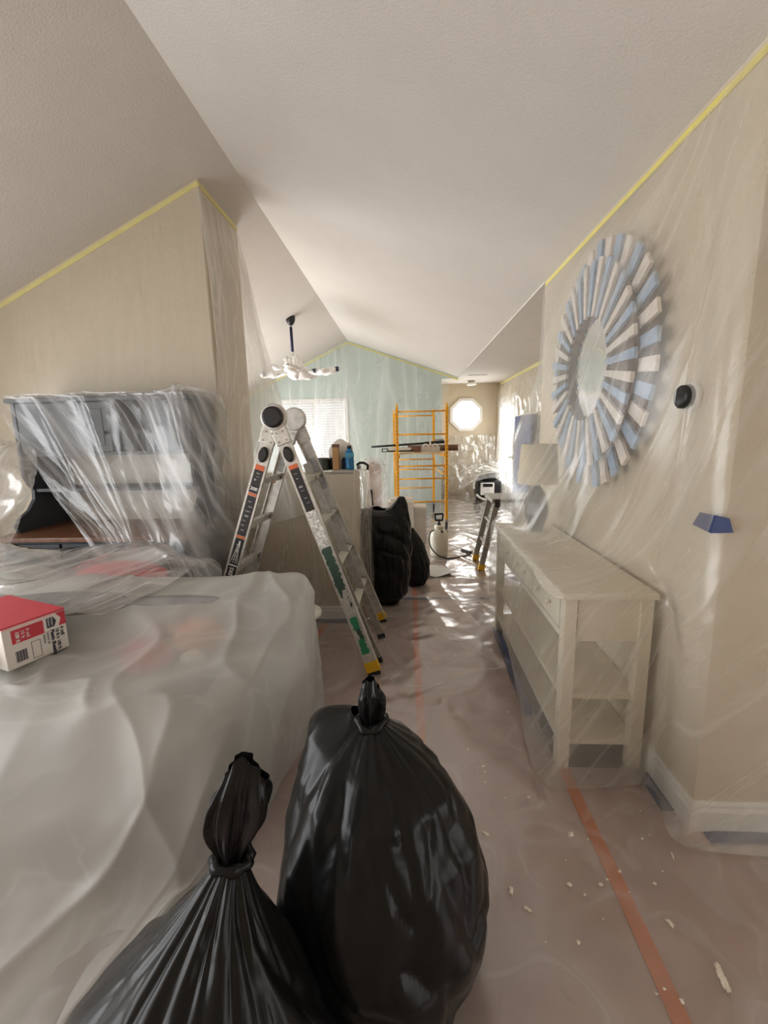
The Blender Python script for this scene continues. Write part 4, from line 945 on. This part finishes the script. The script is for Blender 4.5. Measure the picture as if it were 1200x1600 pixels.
# on the deck
tag(MB().tube([(.0, 7.36, DZ + .052), (.82, 7.30, DZ + .052)], .05, 20).build('paper_roll', 'paper_brown', smooth=False), 'fat brown paper roll lying across the scaffold deck', 'paper roll')
t = thing('utility_tray', 'white plastic mud tray on the scaffold deck', 'tray', (.36, 7.1, DZ))
MB().box(.22, .50, 7.05, 7.16, DZ, DZ + .01).build('tray_base', 'flat_grey', t)
for a_ in ((.215, .505, 7.04, 7.05), (.215, .505, 7.16, 7.17), (.21, .22, 7.04, 7.17), (.50, .51, 7.04, 7.17)): MB().box(*a_, DZ, DZ + .085).build('tray_side', 'flat_grey', t)
for x, lb in ((.285, 'white tape roll standing in the mud tray below the pole'), (.435, 'white tape roll standing in the mud tray beside the red bottle')):
    mm = MB(); n = 28
    for yv, r in ((7.08, .03), (7.08, .06), (7.13, .06), (7.13, .03)):
        mm.v += [(x + r * math.cos(2 * PI * q / n), yv, DZ + .072 + r * math.sin(2 * PI * q / n)) for q in range(n)]
    for i in range(4):
        for q in range(n): mm.f.append((i * n + q, i * n + (q + 1) % n, ((i + 1) % 4) * n + (q + 1) % n, ((i + 1) % 4) * n + q))
    tag(mm.build('tape_roll', 'label_white'), lb, 'tape roll')
t = thing('glue_bottle', 'small red and white bottle standing in the mud tray', 'bottle', (.36, 7.12, DZ + .01))
MB().lathe([(0, 0), (.026, 0), (.028, .01), (.028, .1), (.012, .13), (.012, .14)], (.36, 7.12, DZ + .01), 16).build('bottle_body', 'label_white', t, True)
MB().lathe([(.0285, .03), (.0285, .085)], (.36, 7.12, DZ + .01), 16).build('bottle_label', 'red', t, True)
MB().lathe([(.013, .14), (.004, .175)], (.36, 7.12, DZ + .01), 12).build('nozzle', 'label_white', t, True)
t = thing('extension_pole', 'long black pole lying across the scaffold deck', 'pole', (-.05, 7.2, DZ + .1))
MB().tube([(-.58, 7.02, DZ + .10), (.30, 7.27, DZ + .135)], .018, 10).build('shaft', 'black_plastic', t, True)
MB().tube([(.28, 7.26, DZ + .134), (.60, 7.36, DZ + .150)], .026, 10).build('grip', 'black_plastic', t, True)
for k in range(5): MB().tube([(.46 + k * .028, 7.32 + k * .008, DZ + .16), (.455 + k * .028, 7.315 + k * .008, DZ + .20)], .008, 6).build('bristle_tuft', 'black_plastic', t)
t = thing('taping_knife', 'grey taping tool with a square black end on the scaffold', 'tool', (-.2, 7.1, DZ))
MB().box(-.32, .12, 7.06, 7.12, DZ + .012, DZ + .035).build('tool_bar', 'black_plastic', t)
MB().box(-.30, .05, 7.05, 7.13, DZ + .035, DZ + .075).build('tool_body', 'flat_grey', t, bevel=.006)
for a_ in ((-.42, -.32, .012, .022), (-.42, -.32, .058, .068), (-.42, -.405, .012, .068), (-.335, -.32, .012, .068)): MB().box(a_[0], a_[1], 7.06, 7.12, DZ + a_[2], DZ + a_[3]).build('tool_end', 'black_plastic', t)
tag(MB().box(.10, .20, 7.03, 7.11, DZ, DZ + .04).box(.11, .19, 7.04, 7.10, DZ + .04, DZ + .055).build('sanding_block', 'wood_brown'), 'small brown sanding block at the deck edge', 'block')

# ------------------------------------------------------------------ pump sprayer
t = thing('pump_sprayer', 'white garden pump sprayer with black handle and hose', 'sprayer', (.375, 5.36, 0))
sx, sy_ = .375, 5.36
MB().lathe([(0, .012), (.09, .012), (.105, .02), (.112, .05), (.112, .27), (.105, .31), (.08, .345), (.055, .36), (.05, .385), (0, .385)], (sx, sy_, 0), 32).build('tank', 'tank_white', t, True)
MB().lathe([(.052, .36), (.058, .365), (.058, .40), (.045, .41), (0, .41)], (sx, sy_, 0), 20).build('collar', 'tank_white', t, True)
MB().tube([(sx, sy_, .40), (sx, sy_, .47)], .015, 10).lathe([(.03, .405), (.025, .425), (0, .43)], (sx, sy_, 0), 14).build('pump_rod', 'black_plastic', t, True)
MB().bar((sx - .045, sy_, .47), (sx + .045, sy_, .47), .025, .022, (0, 1, 0)).bar((sx - .05, sy_, .545), (sx + .05, sy_, .55), .025, .022, (0, 1, 0)).bar((sx - .043, sy_, .47), (sx - .048, sy_, .55), .025, .018, (0, 1, 0)).bar((sx + .043, sy_, .47), (sx + .048, sy_, .55), .025, .018, (0, 1, 0)).build('handle', 'black_plastic', t)
MB().lathe([(0, -.02), (.014, -.02), (.014, .02)], (sx + .03, sy_ - .09, .345), 10, 'y').build('relief_valve', 'black_plastic', t)
hp = [(sx - .06, sy_ - .05, .36), (sx - .11, sy_ - .08, .33), (sx - .13, sy_ - .1, .24), (sx - .10, sy_ - .14, .14), (sx - .02, sy_ - .16, .06), (sx + .08, sy_ - .17, .025), (sx + .22, sy_ - .12, .022), (sx + .33, sy_ - .05, .022), (sx + .40, sy_ + .06, .022), (sx + .38, sy_ + .18, .024), (sx + .30, sy_ + .22, .03)]
hq = cr(np.array(hp), np.linspace(0, len(hp) - 1, 60))
MB().tube([tuple(p) for p in hq], .008, 8).build('hose', 'black_plastic', t, True)
MB().tube([(sx + .31, sy_ + .22, .03), (sx + .40, sy_ + .02, .04)], .016, 8).bar((sx + .34, sy_ + .15, .035), (sx + .44, sy_ + .1, .03), .012, .02, (0, 0, 1)).build('trigger_grip', 'black_plastic', t)
MB().tube([(sx + .31, sy_ + .22, .03), (sx + .16, sy_ + .5, .03)], .006, 8).build('wand', 'aluminium_dull', t)

# ------------------------------------------------------------------ cartons behind the bag
t = thing('flat_carton', 'long low white carton on the floor before the scaffold', 'carton', (-.2, 6.1, 0))
MB().box(-.50, .06, 5.98, 6.22, .012, .60).build('box_body', 'carton_white', t, bevel=.004)
MB().box(-.508, .068, 5.972, 6.228, .52, .61).build('lid', 'carton_white', t, bevel=.004)
MB().box(-.22, -.18, 5.969, 5.972, .55, .58).build('print_mark', 'print_dark', t)
t = thing('flat_carton', 'grey upright carton beside the long white one', 'carton', (.15, 6.2, 0))
MB().box(.07, .245, 6.0, 6.3, .012, .50).build('box_body', 'flat_grey', t, bevel=.004)
MB().box(.064, .25, 5.994, 6.306, .50, .53).build('lid', 'carton_white', t, bevel=.003)
t = thing('flat_carton', 'thin white carton stacked on the long one', 'carton', (-.1, 6.11, .61))
MB().box(-.26, .06, 6.02, 6.20, .612, .65).build('box_body', 'carton_white', t, bevel=.003)
MB().box(-.262, .062, 6.10, 6.12, .612, .6512).build('tape_band', 'cardboard', t)
m = MB(); g = np.array([[(.10, 4.84, .042), (.23, 4.86, .042), (.38, 4.83, .044)], [(.13, 4.66, .042), (.28, 4.68, .046), (.44, 4.70, .042)], [(.16, 4.49, .055), (.29, 4.47, .036), (.50, 4.58, .06)]], float)
A, uv = patch(g, 14, 14, lambda U, W, s, q: .008 * fbm(U * 12, W * 12, 3)); o = MB().grid(A, uv).build('cardboard_flap', 'flat_grey', smooth=False); md = o.modifiers.new('thickness', 'SOLIDIFY'); md.thickness = .006
tag(o, 'bent flat piece of grey cardboard lying on the floor film', 'cardboard')

# ------------------------------------------------------------------ dust extractor with hose
vx, vy = 1.80, 9.95
t = thing('dust_extractor', 'black and white dust extractor wrapped in a clear coiled hose', 'vacuum', (vx, vy, 0))
MB().box(vx - .26, vx + .28, vy - .2, vy + .35, .08, .46).build('body', 'black_plastic', t, bevel=.05)
MB().box(vx - .20, vx + .10, vy - .235, vy - .19, .14, .42).build('front_panel', 'label_white', t, bevel=.02)
MB().box(vx - .15, vx + .06, vy - .245, vy - .23, .33, .40).build('grip_slot', 'black_plastic', t)
MB().box(vx - .13, vx + .04, vy - .2405, vy - .235, .17, .19).build('green_stripe', 'green_print', t)
MB().lathe([(0, .46), (.22, .46), (.22, .56), (.16, .64), (0, .66)], (vx, vy + .06, 0), 24).build('top_housing', 'black_plastic', t, True)
for x in (vx - .2, vx + .22):
    MB().lathe([(0, -.02), (.05, -.02), (.05, .02), (0, .02)], (x, vy - .14, .062), 14, 'x').build('wheel', 'black_plastic', t)
    MB().lathe([(0, -.02), (.08, -.02), (.08, .02), (0, .02)], (x, vy + .26, .092), 18, 'x').build('wheel', 'black_plastic', t)
def coil(c, r, z0, z1, turns, seed):
    q = np.linspace(0, turns * 2 * PI, int(turns * 28)); rr = r * (1 + .12 * np.sin(q * .7 + seed))
    return [(c[0] + rr[i] * math.cos(q[i]), c[1] + rr[i] * .8 * math.sin(q[i]), z0 + (z1 - z0) * i / len(q) + .05 * math.sin(q[i] * 1.3 + seed)) for i in range(len(q))]
MB().tube(coil((vx - .02, vy + .05), .27, .55, .72, 2.3, 1), .026, 8).build('hose', 'milky_plastic', t, True)
MB().tube([(vx - .36 + .36 * (1 - math.cos(a)), vy - .28 + .02 * math.sin(3 * a), .36 + .33 * math.sin(a)) for a in np.linspace(-.2, 2 * PI - .6, 40)], .022, 8).build('hose', 'milky_plastic', t, True)
C = [[(1.25, 10.1, .70), (1.6, 9.9, .82), (1.95, 9.9, .85), (2.14, 10.1, .80)], [(1.15, 9.75, .45), (1.5, 9.66, .66), (1.95, 9.62, .68), (2.12, 9.7, .66)], [(1.1, 9.66, .25), (1.2, 9.64, .3), (1.45, 9.62, .46), (1.6, 9.6, .5)]]
sheet('plastic_sheet', 'film_clear', C, 60, 60, lambda U, W, s, q: .05 * ridge(U * 4, W * 4, 141, 3) + .03 * ridge(U * 9, W * 9, 143, 3), 'loose clear plastic tangled over the dust extractor', sign=-1)
# curtain and small things on the hall wall
t = thing('curtain', 'blue grey curtain hanging on the hall wall behind the film', 'curtain', (XH, 8.0, 0))
yq = np.linspace(7.35, 8.6, 90); P = np.stack([np.stack([XH - .13 + .06 * np.sin(yq * 34 + .4 * np.sin(yq * 9)), yq, np.full_like(yq, z)], -1) for z in (1.80, 1.4, .9, .3)])
o = MB().grid(P).build('curtain_cloth', 'curtain_blue', t, True); md = o.modifiers.new('thickness', 'SOLIDIFY'); md.thickness = .004
MB().tube([(XH - .13, 7.25, 1.82), (XH - .13, 8.7, 1.82)], .012, 8).build('curtain_rod', 'trim_white', t, True)
for y in (7.3, 8.65): MB().bar((XH - .13, y, 1.82), (XH, y, 1.82), .02, .02, (0, 0, 1)).build('bracket', 'trim_white', t)
t = thing('ceiling_lamp', 'small flush lamp on the hall ceiling', 'lamp', (1.45, 10.4, ZF + .012))
MB().lathe([(0, 0), (.075, 0), (.075, -.05), (0, -.05)][::-1], (1.45, 10.3, ZF + .012), 20).build('housing', 'flat_grey', t, True)
MB().lathe([(0, -.10), (.10, -.10), (.115, -.085), (.115, -.05), (0, -.05)], (1.45, 10.3, ZF + .012), 24).build('diffuser', 'label_white', t, True)
t = thing('ceiling_vent', 'thin dark slot vent in the hall ceiling', 'vent', (1.43, 9.27, ZF + .012))
MB().box(1.24, 1.62, 9.24, 9.30, ZF + .004, ZF + .012).build('vent_frame', 'flat_grey', t)
MB().box(1.255, 1.605, 9.255, 9.285, ZF + .002, ZF + .004).build('vent_slot', 'vent_dark', t)

# ------------------------------------------------------------------ ceiling fan in bags
fx, fy = -1.735, 6.87; fz = zl(fx)
t = thing('ceiling_fan', 'ceiling fan with blades bagged in white plastic and blue tape', 'fan', (fx, fy, fz))
MB().lathe([(0, -.09), (.03, -.09), (.055, -.06), (.07, -.02), (.07, .035), (0, .035)], (fx, fy, fz - .01), 24).build('canopy', 'black_plastic', t, True)
MB().tube([(fx, fy, fz - .08), (fx + .005, fy, 2.62)], .013, 10).build('down_rod', 'aluminium', t, True)
MB().tube([(fx, fy, fz - .13), (fx + .004, fy, 2.80)], .022, 12).build('rod_tape', 'navy', t, True)
th = np.linspace(0, 2 * PI, 41)[:-1]; rows = []
for z, r in ((2.76, .02), (2.72, .05), (2.66, .07), (2.60, .085), (2.56, .13), (2.50, .16), (2.44, .15), (2.40, .10), (2.385, .02)):
    rr = r * (1 + .5 * (2 * vnoise(np.cos(th) * 3 + 3, np.sin(th) * 3 + z * 14, 5) - 1)); rows.append(np.stack([fx + .06 + rr * np.cos(th), fy + rr * np.sin(th), np.full_like(th, z)], -1))
MB().grid(np.array(rows), None, True).build('motor_bag', 'wrap_white', t, True)
for k, (a, L, rise) in enumerate(((.05, .66, .04), (1.35, .62, .02), (2.55, .60, .16), (3.5, .58, -.04), (4.75, .62, .02))):
    d = V(math.cos(a), math.sin(a), 0); n_ = V(-math.sin(a), math.cos(a), 0); rows = []
    for q in np.linspace(0, 1, 18):
        c = V(fx + .06, fy, 2.50) + d * (.12 + (L - .12) * q) + V(0, 0, rise * q)
        wd_ = (.05 + .06 * math.sin(PI * min(1, q * 1.05)) * (1 - .2 * q)) * (1 if q < .93 else .35); hh = .028 if q < .93 else .012
        rr = 1 + .45 * (2 * vnoise(np.cos(th) * 2 + q * 9, np.sin(th) * 2 + k * 7, 9) - 1)
        rows.append(np.stack([c[i] + n_[i] * wd_ * rr * np.cos(th) + (hh * rr * np.sin(th) - .035 * rr * (np.sin(th) < 0) * math.sin(PI * q) if i == 2 else 0) for i in range(3)], -1))
    b = MB().grid(np.array(rows), None, True).build('bagged_blade', 'wrap_white', t, True)
    if k in (1, 2): MB().tube([(fx + .04 - .05 * k, fy, 2.58), (fx + .03 - .07 * k, fy - .02, 2.66 + .03 * k), (fx + .02 - .08 * k, fy - .03, 2.72 - .02 * k)], [.05, .035, .012], 9).build('bag_tail', 'wrap_white', t, True)
    for qa, qb in (((.22, .32), (.88, .95)) if k == 0 else ((.80, .86),) if k in (2, 3) else ((.2, .26),)):
        br = []
        for q in np.linspace(qa, qb, 4):
            c = V(fx + .06, fy, 2.50) + d * (.12 + (L - .12) * q) + V(0, 0, rise * q); wd_ = (.05 + .06 * math.sin(PI * min(1, q * 1.05)) * (1 - .2 * q)) * 1.12
            br.append(np.stack([c[i] + n_[i] * wd_ * np.cos(th) + ((.034 + .012 * math.sin(PI * q)) * np.sin(th) - .012 * math.sin(PI * q) if i == 2 else 0) for i in range(3)], -1))
        MB().grid(np.array(br), None, True).build('tape_band', 'navy', b, True)

# ------------------------------------------------------------------ on the half wall
HZ = 1.262
t = thing('jug', 'translucent white plastic jug standing upside down on the half wall', 'jug', (-.565, 3.66, HZ))
jr = []
for z, r, sq in ((0, .06, 1), (.005, .078, 1), (.14, .080, 1), (.165, .078, 1), (.21, .052, .9), (.245, .018, .6), (.25, .004, .6)):
    q = np.linspace(0, 2 * PI, 33)[:-1]; e = .55
    jr.append(np.stack([-.565 + r * 1.25 * np.sign(np.cos(q)) * np.abs(np.cos(q)) ** e, 3.67 + r * .85 * np.sign(np.sin(q)) * np.abs(np.sin(q)) ** e, np.full_like(q, HZ + z)], -1))
MB().grid(np.array(jr), None, True).build('jug_body', 'milky_plastic', t, True)
MB().tube([(-.50, 3.655, HZ + .215), (-.47, 3.655, HZ + .19), (-.465, 3.655, HZ + .14)], .008, 8).build('jug_handle', 'milky_plastic', t, True)
t = thing('cardboard_tube', 'brown cardboard carton standing in front of the jug', 'carton', (-.585, 3.55, HZ))
MB().box(-.612, -.560, 3.525, 3.575, HZ, HZ + .205).build('box_body', 'cardboard', t, bevel=.003)
MB().box(-.6125, -.5595, 3.5245, 3.5755, HZ + .185, HZ + .21).build('flap', 'paper_brown', t)
t = thing('drink_bottle', 'blue sports drink bottle with dark cap on the half wall', 'bottle', (-.475, 3.55, HZ))
bx, by = -.475, 3.55
MB().lathe([(0, 0), (.03, 0), (.035, .006), (.036, .03), (.033, .045), (.036, .06), (.036, .085), (.033, .092), (.036, .1), (.036, .135), (.030, .15), (.018, .165), (.016, .175)], (bx, by, HZ), 24).build('bottle_body', 'bottle_blue', t, True)
MB().lathe([(.0365, .095), (.0365, .14)], (bx, by, HZ), 24).build('bottle_label', 'bottle_label', t, True)
MB().lathe([(0, .174), (.018, .174), (.018, .192), (.016, .196), (0, .196)][::1], (bx, by, HZ), 18).build('cap', 'black_plastic', t, True)
tag(MB().box(-.545, -.512, 3.58, 3.62, HZ, HZ + .085).lathe([(.012, HZ + .085), (.012, HZ + .10), (0, HZ + .1)], (-.528, 3.60, 0), 10).build('small_tub', 'navy'), 'small navy tub between the jug and the blue bottle', 'tub')
tag(MB().lathe([(0, 0), (.05, 0), (.05, .09), (.054, .092), (.054, .1), (.046, .1), (.046, .085), (0, .085)], (-.70, 3.56, HZ), 24).build('paint_can', 'dark_can', smooth=False), 'dark splattered paint can beside the jug', 'can')
tag(MB().lathe([(0, 0), (.028, 0), (.03, .08), (.022, .095), (0, .1)], (-.632, 3.60, HZ), 14).build('spray_cap', 'black_plastic', smooth=True), 'small black pot between the paint can and the carton', 'pot')
t = thing('tape_holder', 'black hand strap lying on the end of the half wall', 'strap', (-.38, 3.62, HZ))
MB().tube([(-.425, 3.62, HZ + .035), (-.40, 3.61, HZ + .052), (-.365, 3.61, HZ + .052), (-.335, 3.62, HZ + .03), (-.338, 3.63, HZ - .005)], .011, 8).build('strap', 'black_plastic', t, True)
MB().box(-.425, -.395, 3.60, 3.65, HZ, HZ + .03).build('buckle', 'aluminium_dull', t)
tag(MB().prism([(-.64, 0), (-.42, 0), (-.40, .012), (-.60, .014)], -.08, ((0, 3.48, HZ - .01), (1, 0, 0), (0, 0, 1))).build('paper_tray', 'flat_grey'), 'flat grey paper tray under the bottle and carton', 'tray')
# wrapped upright thing beyond the half wall
t = thing('bar_stool', 'upholstered bar stool wrapped in clear plastic beyond the half wall', 'stool', (-.36, 4.5, 0))
MB().box(-.46, -.27, 4.40, 4.62, .62, .72).build('seat', 'skin_pink', t, bevel=.03)
MB().prism([(-.45, .72), (-.28, .72), (-.285, 1.18), (-.31, 1.24), (-.34, 1.26), (-.40, 1.26), (-.43, 1.22)], -.06, ((0, 4.56, 0), (1, 0, 0), (0, 0, 1))).build('backrest', 'skin_pink', t, bevel=.015)
for x in (-.445, -.285):
    for y in (4.42, 4.60): MB().bar((x, y, .62), (x, y, .012), .03, .03, (1, 0, 0)).build('leg', 'dark_wood', t)
C = [[(-.47, 4.66, 1.28), (-.40, 4.62, 1.29), (-.32, 4.62, 1.29), (-.25, 4.66, 1.27)], [(-.49, 4.40, 1.1), (-.42, 4.34, 1.1), (-.32, 4.34, 1.1), (-.22, 4.40, 1.1)], [(-.50, 4.34, .7), (-.42, 4.32, .7), (-.3, 4.32, .7), (-.2, 4.36, .7)], [(-.52, 4.32, .1), (-.42, 4.3, .1), (-.3, 4.3, .1), (-.18, 4.34, .1)]]
sheet('plastic_sheet', 'film_wrap', C, 70, 50, lambda U, W, s, q: .02 * ridge(U * 10, W * 3, 151, 3) + .012 * ridge(U * 20, W * 9, 153, 3), 'clear plastic wrapped round the bar stool', sign=-1)
tag(MB().bar((-.375, 4.30, 1.0), (-.372, 4.30, .95), .03, .03, (0, 1, 0)).bar((-.37, 4.30, .95), (-.36, 4.30, .84), .02, .022, (0, 1, 0)).build('tool_handle', 'black_plastic'), 'black handle of a tool hooked on the wrapped stool', 'tool')

# ------------------------------------------------------------------ plaster crumbs on the floor
CH = [(.605, 1.46, .022), (.329, 1.247, .023), (.529, 1.273, .016), (.64, 1.277, .014), (.571, 1.243, .010), (.279, 1.458, .020), (.72, 1.317, .012), (.825, 1.29, .012), (.875, 1.334, .010), (.494, 1.098, .012), (.723, .968, .014), (.663, .982, .008), (.328, 1.795, .010), (.332, 1.764, .010), (.491, 1.629, .010), (.394, 1.626, .008), (.273, 1.904, .010), (.927, 1.588, .006), (.905, 1.473, .006), (.69, .995, .008), (.55, 1.36, .005), (.72, 1.25, .006), (.40, 1.10, .005), (.60, 1.17, .006)]
for k in range(26): CH.append((random.uniform(.1, 1.0), random.uniform(1.1, 3.4), random.uniform(.004, .009)))
for k, (x, y, r) in enumerate(CH):
    r *= .55
    th6 = np.linspace(0, 2 * PI, 9)[:-1]; rows = []
    for z, q in ((0, .9), (.35, 1.0), (.75, .7), (.9, .1)):
        rr = r * q * (1 + .7 * (2 * vnoise(np.cos(th6) * 2 + k * 3.3, np.sin(th6) * 2 + z, 77) - 1)); rows.append(np.stack([x + rr * np.cos(th6), y + rr * np.sin(th6) * .9, np.full_like(th6, film_z(x, y) - .001 + z * r * .8)], -1))
    m = MB().grid(np.array(rows), None, True)
    tag(m.build('plaster_crumb', 'plaster'), 'larger pale plaster crumb on the floor film' if r >= .0055 else 'tiny pale plaster crumb on the floor film', 'debris', 'larger plaster crumbs on the floor' if r >= .0055 else 'tiny plaster crumbs on the floor')
for k, (x, y, rx, ry, a) in enumerate(((.86, 1.02, .010, .030, -.15), (.80, 1.16, .007, .012, .3), (.94, 1.39, .0025, .014, -.2), (.37, 1.19, .006, .012, 1.0))):
    q = np.linspace(0, 2 * PI, 41)[:-1]; rr = .55 + .9 * vnoise(np.cos(q) * 4 + k * 5, np.sin(q) * 4, 88)
    poly = [(rx * rr[i] * math.cos(q[i]), ry * rr[i] * math.sin(q[i])) for i in range(40)]
    ex = V(math.cos(a), math.sin(a), 0); ey = V(-math.sin(a), math.cos(a), 0)
    tag(MB().prism(poly, .0015, (V(x, y, film_z(x, y) + .001), ex, ey)).build('plaster_smear', 'plaster'), ('large ragged plaster smear beside the orange seam tape', 'small plaster smear beside the orange seam tape', 'thin plaster streak near the wall corner baseboard', 'short plaster smear beside the tall bin bag')[k], 'debris')
for o in list(bpy.data.objects):
    if '_w' in o: del o['_w']
